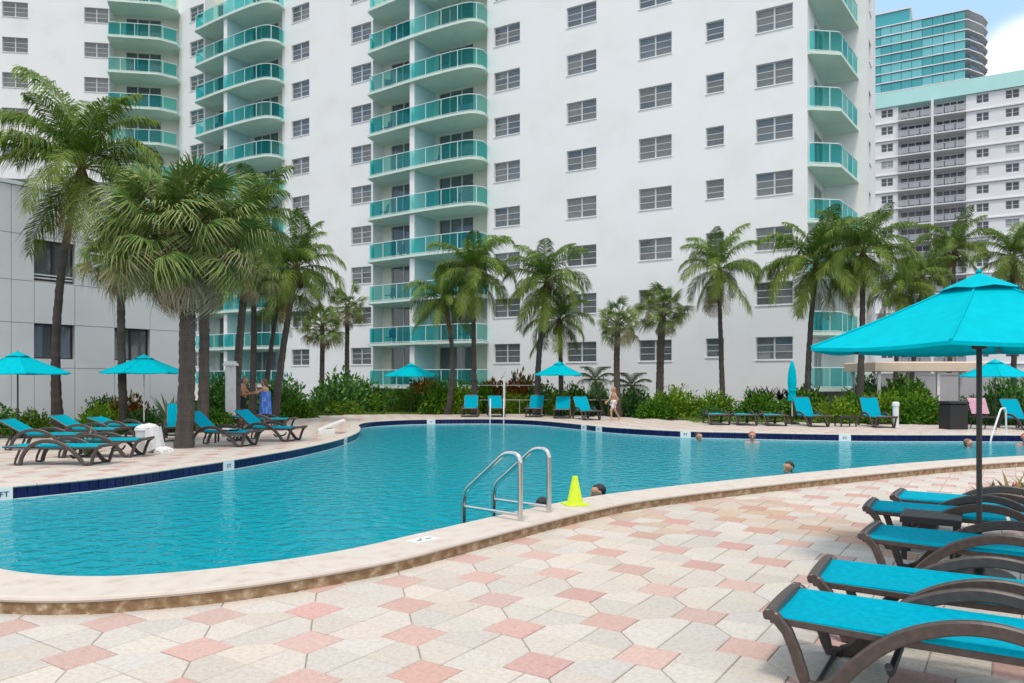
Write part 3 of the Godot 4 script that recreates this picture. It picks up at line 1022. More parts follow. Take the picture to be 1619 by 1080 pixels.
func make_low_building() -> void:
	# two storeys clad in large pale panels, running away from the terrace
	var yaw := -atan2(0.84, -0.542) # x of its frame runs along the wall towards the tower
	var root := thing("clubhouse", Vector3(-18.5, 0, -30.0), atan2(0.84, 0.542), "low pale panelled building with dark windows behind the palms", "building")
	var T := Transform3D()
	var x_cuts := [-9.6, -7.2, -4.8, -2.6, -0.82, 0.0, 1.55, 3.2, 4.8, 6.9]
	var y_cuts := [-0.1, 2.1, 3.83, 5.45, 7.22, 9.05]
	var open := [[0.0, 5.5, 1.55, 1.6], [0.0, 2.46, 1.55, 1.37], [3.2, 2.46, 1.6, 1.37], [-4.8, 5.5, 2.2, 1.6], [-4.8, 2.46, 2.2, 1.37]]
	var wall := Builder.new()
	holed_wall(wall, Transform3D(Basis(), Vector3(0, 0, -0.04)), -9.6, 6.9, -0.1, 9.02, open, 0.3)
	wall.quad(Vector3(6.9, -0.1, 0), Vector3(6.9, 9.02, 0), Vector3(6.9, 9.02, -9), Vector3(6.9, -0.1, -9))
	wall.quad(Vector3(-9.6, 9.02, 0), Vector3(6.9, 9.02, 0), Vector3(6.9, 9.02, -9), Vector3(-9.6, 9.02, -9))
	part("wall", wall.mesh(), M.grey_wall, root)
	for i in x_cuts.size() - 1:
		for j in y_cuts.size() - 1:
			var lo := Vector2(x_cuts[i] + 0.012, y_cuts[j] + 0.012)
			var hi := Vector2(x_cuts[i + 1] - 0.012, y_cuts[j + 1] - 0.012)
			var polys := [PackedVector2Array([lo, Vector2(hi.x, lo.y), hi, Vector2(lo.x, hi.y)])]
			for h in open:
				var hole := PackedVector2Array([Vector2(h[0], h[1]), Vector2(h[0] + h[2], h[1]), Vector2(h[0] + h[2], h[1] + h[3]), Vector2(h[0], h[1] + h[3])])
				var next := []
				for p in polys: next.append_array(Geometry2D.clip_polygons(p, hole))
				polys = next
			for p in polys:
				var mn: Vector2 = p[0]
				var mx: Vector2 = p[0]
				for q in p:
					mn = mn.min(q); mx = mx.max(q)
				if mx.x - mn.x < 0.04 or mx.y - mn.y < 0.04: continue
				var b := Builder.new()
				b.span(Vector3(mn.x, mn.y, -0.035), Vector3(mx.x, mx.y, 0.0))
				part("panel", b.mesh(), M.panel, root)
	var cap := Builder.new()
	cap.span(Vector3(-9.6, 9.06, -0.3), Vector3(6.95, 9.2, 0.05))
	part("parapet_cap", cap.mesh(), M.panel, root)
	for h in open:
		var o := part("window", frame_mesh(h[2], h[3], 2, 1, 0.05, "dark"), M.dark_frame, root, Transform3D(Basis(), Vector3(h[0], h[1], -0.22)))
		for i in 2: part("pane", box_mesh(Vector3(h[2] / 2 - 0.12, h[3] - 0.1, 0.01)), M.pane, o, Transform3D(Basis(), Vector3(h[2] * (i + 0.5) / 2, h[3] / 2, 0)))
		part("room_interior", room_mesh(h[2], h[3]), M.room, o, Transform3D(Basis(), Vector3(0, 0, -0.09)))
		if h[1] > 5.0:
			for k in 2: part("louvre", box_mesh(Vector3(h[2] - 0.1, 0.05, 0.06)), M.white_metal, o, Transform3D(Basis(), Vector3(h[2] / 2, 0.12 + 0.13 * k, 0.1)))

func make_hotel() -> void:
	# the white block with the turquoise parapet; x of its frame runs along the front
	var root := thing("hotel_block", Vector3(57.0, 0, -125.62), -0.5386, "white hotel block with turquoise parapet and dark balcony bays beyond the tower", "building")
	var T := Transform3D()
	var u := func(px: float) -> float: return (px - 57.0) / 0.8584
	var top := 44.9
	var floors := 15
	var c := [u.call(59.22), u.call(60.71), u.call(61.33), u.call(65.29), u.call(65.6), u.call(69.32), u.call(70.46), u.call(71.87), u.call(73.67), u.call(75.17)]
	var end: float = u.call(86.0)
	var wall := Builder.new()
	var holes_a := []
	var holes_b := []
	for k in floors:
		var y := top - 2.75 * (k + 1) + 0.25
		holes_a.append([c[0], y + 0.95, c[1] - c[0], 1.3])
		for w in [[c[6], c[7]], [c[8], c[9]], [c[8] + 4.0, c[9] + 4.0], [c[8] + 8.0, c[9] + 8.0]]:
			holes_b.append([w[0], y + 0.95, w[1] - w[0], 1.3])
	holed_wall(wall, T, -8.0, c[2], -0.1, top, holes_a, 0.2)
	holed_wall(wall, T, c[5], end, -0.1, top, holes_b, 0.2)
	var back := Builder.new()
	back.quad(Vector3(c[2], -0.1, -1.6), Vector3(c[2], top, -1.6), Vector3(c[5], top, -1.6), Vector3(c[5], -0.1, -1.6))
	wall.quad(Vector3(c[2], -0.1, 0), Vector3(c[2], top, 0), Vector3(c[2], top, -1.6), Vector3(c[2], -0.1, -1.6))
	wall.quad(Vector3(c[5], -0.1, 0), Vector3(c[5], top, 0), Vector3(c[5], top, -1.6), Vector3(c[5], -0.1, -1.6))
	wall.quad(Vector3(end, -0.1, 0), Vector3(end, top, 0), Vector3(end, top, -14), Vector3(end, -0.1, -14))
	part("wall", wall.mesh(), M.hotel_white, root)
	part("recess_wall", back.mesh(), M.hotel_white, root)
	var fin := Builder.new()
	fin.span(Vector3(c[3], -0.1, -1.6), Vector3(c[4], top, 0.9))
	part("partition_wall", fin.mesh(), M.hotel_white, root)
	for h in holes_a + holes_b:
		var o := part("window", frame_mesh(h[2], h[3], 2, 2, 0.09, "hotel"), M.aluminium, root, Transform3D(Basis(), Vector3(h[0], h[1], -0.15)))
		var g: Material = [M.hotel_glass, M.hotel_glass, M.blind_pale, M.blind_dark][RNG.randi() % 4]
		part("pane", box_mesh(Vector3(h[2], h[3], 0.02)), g, o, Transform3D(Basis(), Vector3(h[2] / 2, h[3] / 2, -0.08)))
	for k in floors:
		var y := top - 2.75 * (k + 1) + 0.25
		for s in [[c[2], c[3], 1], [c[4], c[5], -1]]:
			var b := Builder.new()
			b.span(Vector3(s[0], y - 0.2, -1.6), Vector3(s[1], y, 0.85))
			var o := part("balcony", b.mesh(), M.hotel_white, root)
			var n := 4
			for i in n:
				var w: float = (s[1] - s[0] - 0.5) / n
				part("glazed_door", box_mesh(Vector3(w - 0.16, 2.1, 0.06)), M.hotel_glass, o, Transform3D(Basis(), Vector3(s[0] + 0.25 + w * (i + 0.5), y + 1.15, -1.56)))
			for i in 3:
				var w: float = (s[1] - s[0]) / 3.0
				part("rail_panel", box_mesh(Vector3(w - 0.14, 0.8, 0.03)), M.hotel_rail, o, Transform3D(Basis(), Vector3(s[0] + w * (i + 0.5), y + 0.55, 0.8)))
			var rb := Builder.new()
			rb.span(Vector3(s[0], y + 0.98, 0.76), Vector3(s[1], y + 1.05, 0.84))
			part("handrail", rb.mesh(), M.aluminium, o)
		var sb := Builder.new()
		sb.span(Vector3(c[5], y - 0.12, 0.004), Vector3(end, y + 0.06, 0.22))
		part("string_course", sb.mesh(), M.hotel_white, root)
		sb = Builder.new()
		sb.span(Vector3(-8.0, y - 0.12, 0.004), Vector3(c[2], y + 0.06, 0.22))
		part("string_course", sb.mesh(), M.hotel_white, root)
	var pb := Builder.new()
	pb.span(Vector3(-8.0, top + 0.01, -14), Vector3(end, top + 2.3, 0.35))
	tag(part("parapet", pb.mesh(), M.turquoise, root), "broad turquoise parapet band")

func make_glass_tower() -> void:
	var root := thing("glass_tower", Vector3(140.0, 0, -239.0), -0.5386, "tall teal glass tower rising behind the white hotel", "tower")
	# its front corner is the origin; the front runs to -x, the side to -z
	var top := 115.5
	var core := Builder.new()
	core.span(Vector3(-46, 0, -20), Vector3(-0.3, top - 1.5, -0.9))
	part("core", core.mesh(), M.tower_glass, root)
	for k in 12:
		var y := top - 3.05 * k
		var s := Builder.new()
		s.prism(PackedVector2Array([Vector2(-42, 0.4), Vector2(0.5, 0.4), Vector2(4.5, -7.0), Vector2(6.0, -13.0), Vector2(5.0, -20.0), Vector2(-42, -20.0)]), y - 0.35, y)
		part("floor_slab", s.mesh(), M.hotel_white, root)
		for i in 14:
			var w := 2.95
			part("glass_panel", box_mesh(Vector3(w - 0.12, 2.3 if (i * 7 + k * 3) % 5 < 3 else 2.6, 0.1)), M.tower_pane if (i / 4 + k / 2) % 2 else M.tower_glass, root, Transform3D(Basis(), Vector3(-1.6 - w * i, y - 1.75, 0.1)))  # blocks of paler panes paint highlights into the glass colour
		if k > 1:
			for i in 4:
				part("balcony_panel", box_mesh(Vector3(4.6, 1.1, 0.08)), M.tower_dark, root, Transform3D(Basis(Vector3.UP, 1.1 + 0.1 * i), Vector3(2.2 + 1.1 * i, y - 2.3, -3.0 - 4.2 * i)))
	var upper := Builder.new()
	upper.span(Vector3(-46, top + 0.3, -14), Vector3(-15.5, top + 4.6, -1.5))
	tag(part("penthouse", upper.mesh(), M.tower_glass, root), "teal glazed top storey")
	var roof := Builder.new()
	roof.span(Vector3(-46, top + 4.7, -14), Vector3(-15.0, top + 5.2, -1.2))
	part("roof", roof.mesh(), M.hotel_white, root)

func make_pavilion() -> void:
	# flat beige canopy on posts beside the path
	var root := thing("canopy_shelter", Vector3(18.3, 0, -35.5), 0.0, "flat beige canopy roof on slim posts across the path", "shelter")
	var b := Builder.new()
	b.bevel_box(Vector3(0.4, 2.22, 0), Vector3(5.6, 0.42, 3.2), 0.06)
	part("roof", b.mesh(), M.beige, root)
	for p in [[-2.1, 1.3], [0.5, 1.3], [3.0, 1.3], [-2.1, -1.3], [0.5, -1.3], [3.0, -1.3]]:
		var q := Builder.new()
		q.box(Vector3(p[0], 1.0, p[1]), Vector3(0.12, 2.0, 0.12))
		part("post", q.mesh(), M.white_metal, root)
	var w := Builder.new()
	w.box(Vector3(0, 0.95, 0), Vector3(9.0, 1.9, 0.25))
	w.box(Vector3(0, 1.94, 0), Vector3(9.1, 0.08, 0.35))
	single("garden_wall", w.mesh(), M.grey_wall, Vector3(25.0, 0, -44.0), 0.0, "plain grey garden wall beyond the canopy shelter", "wall")

# ---- plants
func frond(elevation: float, length: float, pairs: int, tint: Color, tip: Color, seed_: int, limp: float) -> ArrayMesh:
	# a feather leaf that starts at the origin towards +x, rises at the elevation and bends down
	var r := RandomNumberGenerator.new()
	r.seed = seed_
	var b := Builder.new()
	var path := PackedVector3Array()
	var p := Vector3.ZERO
	var a := elevation
	var steps := 14
	for i in steps + 1:
		path.push_back(p)
		var t := float(i) / steps
		a = elevation - (limp * t * t + limp * 0.35 * t) * (1.0 if elevation > -0.4 else 0.5)
		a = maxf(a, -1.5)
		p += Vector3(cos(a), sin(a), sin(t * 2.0 + seed_) * 0.04) * (length / steps)
	b.col = tint.lerp(Color(0.22, 0.2, 0.06), 0.5)
	var radii := []
	for i in steps + 1: radii.append(lerpf(0.028, 0.004, float(i) / steps) * length / 2.5)
	b.tube(path, radii, 4, false)
	for i in pairs:
		var t := 0.14 + 0.86 * (i + r.randf() * 0.6) / pairs
		var f := t * steps
		var k := mini(int(f), steps - 1)
		var at := path[k].lerp(path[k + 1], f - k)
		var fw := (path[k + 1] - path[k]).normalized()
		var l := length * (0.10 + 0.21 * sin(clampf(t * 1.05, 0.0, 1.0) * PI) ** 0.7) * r.randf_range(0.8, 1.12)
		for s in [-1.0, 1.0]:
			var out := Vector3(0, 0, s)
			var lift := (fw.cross(Vector3(0, 0, 1))).normalized()
			if lift.y < 0: lift = -lift
			var d := (out * r.randf_range(0.7, 1.0) + fw * (0.45 + 0.55 * t) + lift * r.randf_range(-0.15, 0.3)).normalized()
			var mid := at + d * l * 0.5 + Vector3(0, -l * 0.05, 0)
			var end := at + d * l * 0.86 + Vector3(0, -l * r.randf_range(0.3, 0.8), 0)
			var w := fw * (0.0145 * length / 2.5 + 0.003)
			b.col = tint.lerp(tip, clampf(r.randf() * 0.5 + (t - 0.5) * 0.3, 0, 1)) * r.randf_range(0.75, 1.2)
			b.tri(at - w * 0.5, mid - w, mid + w); b.tri(at - w * 0.5, mid + w, at + w * 0.5); b.tri(mid - w, end, mid + w)
	return b.mesh()

func fan_leaf(radius: float, fingers: int, stalk: float, tint: Color, tip: Color, seed_: int, droop: float) -> ArrayMesh:
	# a palmetto leaf: stalk along +x, then a folded fan whose fingers hang at the ends
	var r := RandomNumberGenerator.new()
	r.seed = seed_
	var b := Builder.new()
	b.col = Color(0.12, 0.13, 0.04)
	var hub := Vector3(stalk, 0, 0)
	b.tube(PackedVector3Array([Vector3.ZERO, Vector3(stalk * 0.5, stalk * 0.06, 0), hub]), 0.018, 4, false)
	for i in fingers:
		var a := lerpf(-2.25, 2.25, (i + 0.5) / fingers) + r.randf_range(-0.03, 0.03)
		var d := Vector3(cos(a), -0.10 * absf(sin(a)), sin(a))
		var l := radius * (1.0 - 0.22 * absf(a) / 2.25) * r.randf_range(0.86, 1.08)
		var side := d.cross(Vector3.UP).normalized() * (radius * r.randf_range(0.022, 0.034))
		var fold := Vector3(0, radius * 0.018, 0)
		var p1 := hub + d * l * 0.42 + Vector3(0, r.randf_range(-0.03, 0.03) * l, 0)
		var p2 := hub + d * l * 0.78 + Vector3(0, -l * droop * r.randf_range(0.1, 0.34), 0) + d.cross(Vector3.UP) * l * r.randf_range(-0.07, 0.07)
		var p3 := hub + d * l * 0.97 + Vector3(0, -l * droop * r.randf_range(0.5, 0.95), 0)
		b.col = tint.lerp(tip, r.randf() * 0.45) * r.randf_range(0.75, 1.2)
		b.tri(hub, p1 - side, p1 + fold); b.tri(hub, p1 + fold, p1 + side)
		b.quad(p1 - side, p2 - side * 0.7, p2 + side * 0.7, p1 + side)
		b.col = tip.lerp(tint, r.randf() * 0.6) * r.randf_range(0.8, 1.1)
		b.tri(p2 - side * 0.7, p3, p2 + side * 0.7)
	return b.mesh()

func trunk_mesh(base: Vector3, top: Vector3, bend: Vector3, r0: float, r1: float, ring: float, seed_: int, flare := 1.35) -> ArrayMesh:
	var r := RandomNumberGenerator.new()
	r.seed = seed_
	var b := Builder.new()
	var path := PackedVector3Array()
	var radii := []
	var n := int(base.distance_to(top) / ring)
	for i in n + 1:
		var t := float(i) / n
		var p := base.lerp(top, t) + bend * (4.0 * t * (1.0 - t)) + Vector3(r.randf_range(-1, 1), 0, r.randf_range(-1, 1)) * r0 * 0.05
		path.push_back(p)
		radii.append(lerpf(r0, r1, pow(t, 0.7)) * (1.0 + (flare - 1.0) * exp(-t * 14.0)) * (1.06 if i % 2 == 0 else 0.97) * r.randf_range(0.97, 1.03))
	b.tube(path, radii, 12)
	# leaf scars and bleached patches: every ring has its own tone
	for i in n:
		var tone := r.randf_range(0.72, 1.15)
		for k in 72:
			var g := tone * (1.0 + 0.12 * sin(float(k / 6) * 2.3 + seed_ + i * 0.35))
			b.c[i * 72 + k] = Color(g, g, g)
	return b.mesh()

var FRONDS := {}
var FANS := {}

func make_leaf_library() -> void:
	var g1 := Color(0.065, 0.155, 0.02)
	var g2 := Color(0.25, 0.31, 0.07)
	for e in 6:
		var el: float = [1.35, 1.0, 0.65, 0.3, -0.1, -0.75][e]
		for k in 3:
			FRONDS["%d%d" % [e, k]] = frond(el, 2.5, 84, g1.lerp(Color(0.12, 0.17, 0.025), e / 7.0), g2, 100 + e * 10 + k, [0.9, 1.25, 1.5, 1.5, 1.3, 1.0][e] * [0.85, 1.0, 1.2][k])
	for k in 2:
		FRONDS["dead%d" % k] = frond(-1.0, 2.4, 34, Color(0.22, 0.17, 0.06), Color(0.26, 0.17, 0.08), 190 + k, 1.0)
	for k in 4:
		FANS["green%d" % k] = fan_leaf(0.5, 38, 1.0, Color(0.075, 0.16, 0.028), Color(0.34, 0.37, 0.14), 300 + k, [0.5, 0.8, 1.1, 1.3][k])
	for k in 2:
		FANS["old%d" % k] = fan_leaf(0.5, 34, 0.95, Color(0.17, 0.19, 0.07), Color(0.40, 0.34, 0.21), 320 + k, 1.4)
		FANS["dead%d" % k] = fan_leaf(0.46, 28, 0.8, Color(0.28, 0.23, 0.15), Color(0.42, 0.37, 0.27), 330 + k, 1.5)

func coconut_palm(base: Vector3, crown: Vector3, r0: float, length: float, count: int, label: String, group := "coconut palms around the pool", opts := {}) -> Node3D:
	var r := RandomNumberGenerator.new()
	r.seed = int(absf(base.x) * 100 + absf(base.z) * 7)
	var o := thing("coconut_palm", base, 0.0, label, "palm tree", group)
	var c := crown - base
	var bend := Vector3(opts.get("bend", 0.0), 0, r.randf_range(-0.2, 0.2))
	part("trunk", trunk_mesh(Vector3(0, -0.1, 0), c, bend, r0, r0 * 0.62, 0.16, r.randi(), 1.5), M.bark_grey, o)
	var h := Builder.new()
	h.tube(PackedVector3Array([c + Vector3(0, -0.55, 0), c + Vector3(0, -0.2, 0), c + Vector3(0, 0.25, 0)]), [r0 * 0.75, r0 * 1.35, r0 * 0.5], 9)
	part("crownshaft", h.mesh(), M.husk, o)
	var k := length / 2.5
	for i in count:
		var t := float(i) / count
		var e := clampi(int(t * 6.0), 0, 5)
		var yaw := i * 2.39996 + r.randf_range(-0.3, 0.3)
		var b := Basis(Vector3.UP, yaw) * Basis(Vector3.RIGHT, r.randf_range(-0.25, 0.25)) * Basis(Vector3.FORWARD, r.randf_range(-0.12, 0.12))
		part("frond", FRONDS["%d%d" % [e, r.randi() % 3]], M.leaf, o, Transform3D(b.scaled(Vector3.ONE * k * r.randf_range(0.85, 1.1)), c + Vector3(0, 0.15, 0)))
	for i in opts.get("dead", 1):
		part("dead_frond", FRONDS["dead%d" % (r.randi() % 2)], M.leaf, o, Transform3D(Basis(Vector3.UP, r.randf() * TAU).scaled(Vector3.ONE * k * 0.85), c + Vector3(0, -0.1, 0)))
	for y in opts.get("extra", []):
		# single leaves that the photograph shows reaching out: [yaw, class, size]
		part("frond", FRONDS["%d%d" % [y[1], 1]], M.leaf, o, Transform3D(Basis(Vector3.UP, y[0]).scaled(Vector3.ONE * k * y[2]), c + Vector3(0, 0.15, 0)))
	var nuts := Builder.new()
	nuts.lathe(Vector3.ZERO, [Vector2(0.0, -0.15), Vector2(0.08, -0.11), Vector2(0.11, 0.0), Vector2(0.07, 0.1), Vector2(0.0, 0.14)], 8)
	var nm := nuts.mesh()
	for i in opts.get("nuts", 3):
		var a := r.randf() * TAU
		part("coconut", nm, M.husk, o, Transform3D(Basis(), c + Vector3(cos(a) * r0 * 1.5, -0.3 - 0.15 * r.randf(), sin(a) * r0 * 1.5)))
	return o

func fan_palm(base: Vector3, crown: Vector3, r0: float, radius: float, count: int, label: String, group := "palmetto palms around the pool", dead := 6) -> Node3D:
	var r := RandomNumberGenerator.new()
	r.seed = int(absf(base.x) * 130 + absf(base.z) * 11)
	var o := thing("palmetto_palm", base, 0.0, label, "palm tree", group)
	var c := crown - base
	part("trunk", trunk_mesh(Vector3(0, -0.1, 0), c + Vector3(0, 0.2, 0), Vector3(r.randf_range(-0.1, 0.1), 0, 0), r0, r0 * 0.85, 0.11, r.randi(), 1.25), M.bark, o)
	var k := radius / 1.6
	for i in count:
		var t := (i + 0.5) / count
		var el := asin(lerpf(0.98, -0.62, t))
		var yaw := i * 2.39996 + r.randf_range(-0.2, 0.2)
		var key := "green%d" % mini(int(t * 4.4), 3) if t < 0.72 or r.randf() < 0.45 else "old%d" % (r.randi() % 2)
		var b := Basis(Vector3.UP, yaw) * Basis(Vector3.BACK, el) * Basis(Vector3.RIGHT, r.randf_range(-0.8, 0.8))
		part("fan_leaf", FANS[key], M.leaf, o, Transform3D(b.scaled(Vector3.ONE * k * r.randf_range(0.55, 1.12)), c + Vector3(0, r.randf_range(-0.1, 0.25) * k, 0)))
	for i in dead:
		var b := Basis(Vector3.UP, i * 2.4 + r.randf()) * Basis(Vector3.BACK, r.randf_range(-1.25, -0.85))
		part("dead_leaf", FANS["dead%d" % (r.randi() % 2)], M.leaf, o, Transform3D(b.scaled(Vector3.ONE * k * r.randf_range(0.8, 1.0)), c + Vector3(0, -0.1 * k, 0)))
	return o

func make_palms() -> void:
	make_leaf_library()
	coconut_palm(Vector3(-15.8, 0, -27.0), Vector3(-15.0, 8.9, -27.0), 0.17, 3.3, 20, "tall leaning coconut palm beside the low panelled building", "", {"bend": -0.35, "dead": 2, "extra": [[2.9, 0, 1.5], [2.0, 0, 1.2], [PI, 1, 1.25], [PI + 0.3, 2, 1.3], [-0.2, 2, 1.1]]})
	fan_palm(Vector3(-8.03, 0, -18.93), Vector3(-8.0, 5.0, -18.93), 0.205, 2.35, 135, "big palmetto palm with thick trunk at the pool edge among loungers", "", 30)
	fan_palm(Vector3(-12.1, 0, -24.2), Vector3(-12.2, 5.3, -24.2), 0.13, 1.65, 62, "slim palmetto palm in front of the low panelled building", "", 6)
	fan_palm(Vector3(-9.75, 0, -24.4), Vector3(-9.7, 5.0, -24.4), 0.17, 1.7, 62, "pale straight palmetto palm behind the thick palmetto trunk", "", 8)
	fan_palm(Vector3(-9.5, 0, -26.6), Vector3(-9.1, 5.3, -26.6), 0.14, 1.5, 56, "palmetto palm beside the white lamp column", "", 6)
	coconut_palm(Vector3(-9.9, 0, -29.5), Vector3(-9.9, 7.6, -29.5), 0.14, 2.6, 20, "coconut palm rising above the big palmetto crown", "", {"extra": [[1.8, 0, 1.1]]})
	coconut_palm(Vector3(-9.0, 0, -29.3), Vector3(-8.15, 5.7, -29.3), 0.16, 2.4, 22, "coconut palm with leaning trunk behind the couple", "", {"bend": -0.1})
	coconut_palm(Vector3(-10.2, 0, -31.5), Vector3(-9.5, 5.0, -31.5), 0.12, 2.0, 18, "short leaning coconut palm behind the man", "", {})
	fan_palm(Vector3(-9.9, 0, -40.0), Vector3(-9.8, 4.2, -40.0), 0.14, 1.6, 56, "palmetto palm in the shade by the tower's inner corner", "", 3)
	fan_palm(Vector3(-9.0, 0, -42.5), Vector3(-9.0, 5.4, -42.5), 0.14, 1.5, 56, "taller palmetto palm by the tower's inner corner", "", 3)
	coconut_palm(Vector3(-3.05, 0, -36.3), Vector3(-3.2, 5.3, -36.3), 0.14, 2.0, 18, "short coconut palm with curved trunk in front of the bow balconies", "", {"bend": 0.35})
	coconut_palm(Vector3(-1.75, 0, -36.0), Vector3(-1.8, 6.5, -36.0), 0.14, 2.5, 24, "straight coconut palm in front of the bow balconies", "", {"nuts": 5})
	coconut_palm(Vector3(1.15, 0, -36.0), Vector3(1.6, 6.0, -36.0), 0.16, 2.6, 24, "coconut palm rising behind the open umbrella by the loungers", "", {"bend": -0.1, "dead": 2})
	coconut_palm(Vector3(2.35, 0, -36.6), Vector3(2.25, 4.3, -36.6), 0.14, 2.0, 18, "shorter coconut palm right behind the open umbrella", "", {"dead": 2})
	fan_palm(Vector3(4.78, 0, -34.6), Vector3(4.75, 4.0, -34.6), 0.15, 1.4, 58, "small palmetto palm beside the walking child", "", 5)
	fan_palm(Vector3(6.9, 0, -36.2), Vector3(7.05, 4.75, -36.2), 0.19, 1.6, 60, "stout palmetto palm in front of the plain white wall", "", 6)
	coconut_palm(Vector3(9.55, 0, -35.0), Vector3(9.35, 6.45, -35.0), 0.14, 2.4, 20, "coconut palm with dead leaves hanging down its trunk", "", {"dead": 4})
	coconut_palm(Vector3(12.55, 0, -33.0), Vector3(12.95, 6.45, -33.0), 0.15, 2.8, 22, "leaning coconut palm behind the folded umbrella", "", {"dead": 3, "extra": [[2.9, 3, 1.1], [3.4, 4, 1.1]]})
	coconut_palm(Vector3(14.3, 0, -32.0), Vector3(14.5, 6.75, -32.0), 0.15, 2.6, 24, "coconut palm at the corner of the tower with golden flower stalks", "", {"dead": 3, "nuts": 6})
	coconut_palm(Vector3(25.6, 0, -45.5), Vector3(26.0, 9.1, -45.5), 0.15, 2.6, 20, "coconut palm beyond the shelter in front of the hotel block", "", {})
	coconut_palm(Vector3(25.2, 0, -39.0), Vector3(25.2, 7.6, -39.0), 0.15, 2.5, 20, "coconut palm behind the big umbrella with yellowish leaves", "", {"dead": 3})
	coconut_palm(Vector3(20.0, 0, -40.5), Vector3(20.3, 6.2, -40.5), 0.14, 2.2, 18, "coconut palm standing behind the canopy shelter", "", {})
	coconut_palm(Vector3(21.2, 0, -41.5), Vector3(22.0, 7.0, -41.5), 0.14, 2.2, 18, "leaning coconut palm behind the canopy shelter", "", {})

func leaf_cloud(size: Vector3, count: int, length: float, width: float, tints: Array, seed_: int, up := 0.3, fill := 0.55) -> ArrayMesh:
	# leaves through the volume of a lumpy mound that stands on the ground
	var r := RandomNumberGenerator.new()
	r.seed = seed_
	var f := FastNoiseLite.new()
	f.seed = seed_
	f.frequency = 1.4
	var b := Builder.new()
	for i in count:
		var d := Vector3(r.randfn(), absf(r.randfn()) * 0.9, r.randfn()).normalized()
		var k := pow(r.randf(), 1.0 - fill) * (0.82 + 0.4 * f.get_noise_3d(d.x * 1.6, d.y * 1.6, d.z * 1.6))
		var p := Vector3(d.x * size.x, d.y * size.y + 0.04, d.z * size.z) * k
		var dir := (d + Vector3(r.randfn(), r.randfn() + up, r.randfn()) * 0.7).normalized()
		var side := dir.cross(Vector3(r.randfn(), r.randfn(), r.randfn())).normalized() * width * r.randf_range(0.7, 1.2)
		var l := length * r.randf_range(0.6, 1.25)
		var t: Color = tints[r.randi() % tints.size()]
		b.col = t * r.randf_range(0.65, 1.25)
		var mid := p + dir * l * 0.45
		var end := p + dir * l + Vector3(0, -l * 0.25 * r.randf(), 0)
		b.tri(p, mid - side, end); b.tri(p, end, mid + side)
	return b.mesh()

func rosette(count: int, length: float, width: float, tints: Array, seed_: int, low: float, high: float, arch: float) -> ArrayMesh:
	# blades that spring from one point
	var r := RandomNumberGenerator.new()
	r.seed = seed_
	var b := Builder.new()
	for i in count:
		var yaw := i * 2.39996 + r.randf_range(-0.2, 0.2)
		var el := lerpf(low, high, r.randf())
		var l := length * r.randf_range(0.7, 1.15)
		var t: Color = tints[r.randi() % tints.size()]
		b.col = t * r.randf_range(0.7, 1.25)
		var p := Vector3(cos(yaw) * 0.03, 0.0, sin(yaw) * 0.03)
		var side := Vector3(-sin(yaw), 0, cos(yaw))
		var last := p
		for k in 4:
			var e := el - arch * (k / 4.0)
			var q := last + Vector3(cos(yaw) * cos(e), sin(e), sin(yaw) * cos(e)) * l / 4.0
			var w0: float = width * [0.5, 1.0, 0.9, 0.55][k]
			var w1: float = width * [1.0, 0.9, 0.55, 0.02][k]
			b.quad(last - side * w0, q - side * w1, q + side * w1, last + side * w0)
			last = q
	return b.mesh()

func shrub(called: String, mesh_: Mesh, at: Vector3, size: Vector3, turn: float, label: String, category := "shrub", group := "") -> void:
	var o := thing(called, at, turn, label, category, group)
	part("foliage", mesh_, M.leaf, o, Transform3D(Basis().scaled(size), Vector3.ZERO))
	var s := Builder.new()
	for i in 3:
		var a := i * 2.1 + turn
		s.tube(PackedVector3Array([Vector3(cos(a) * 0.08, -0.1, sin(a) * 0.08), Vector3(cos(a) * 0.2 * size.x, 0.45 * size.y, sin(a) * 0.2 * size.z)]), [0.025, 0.012], 5)
	part("stem", s.mesh(), M.bark_grey, o)

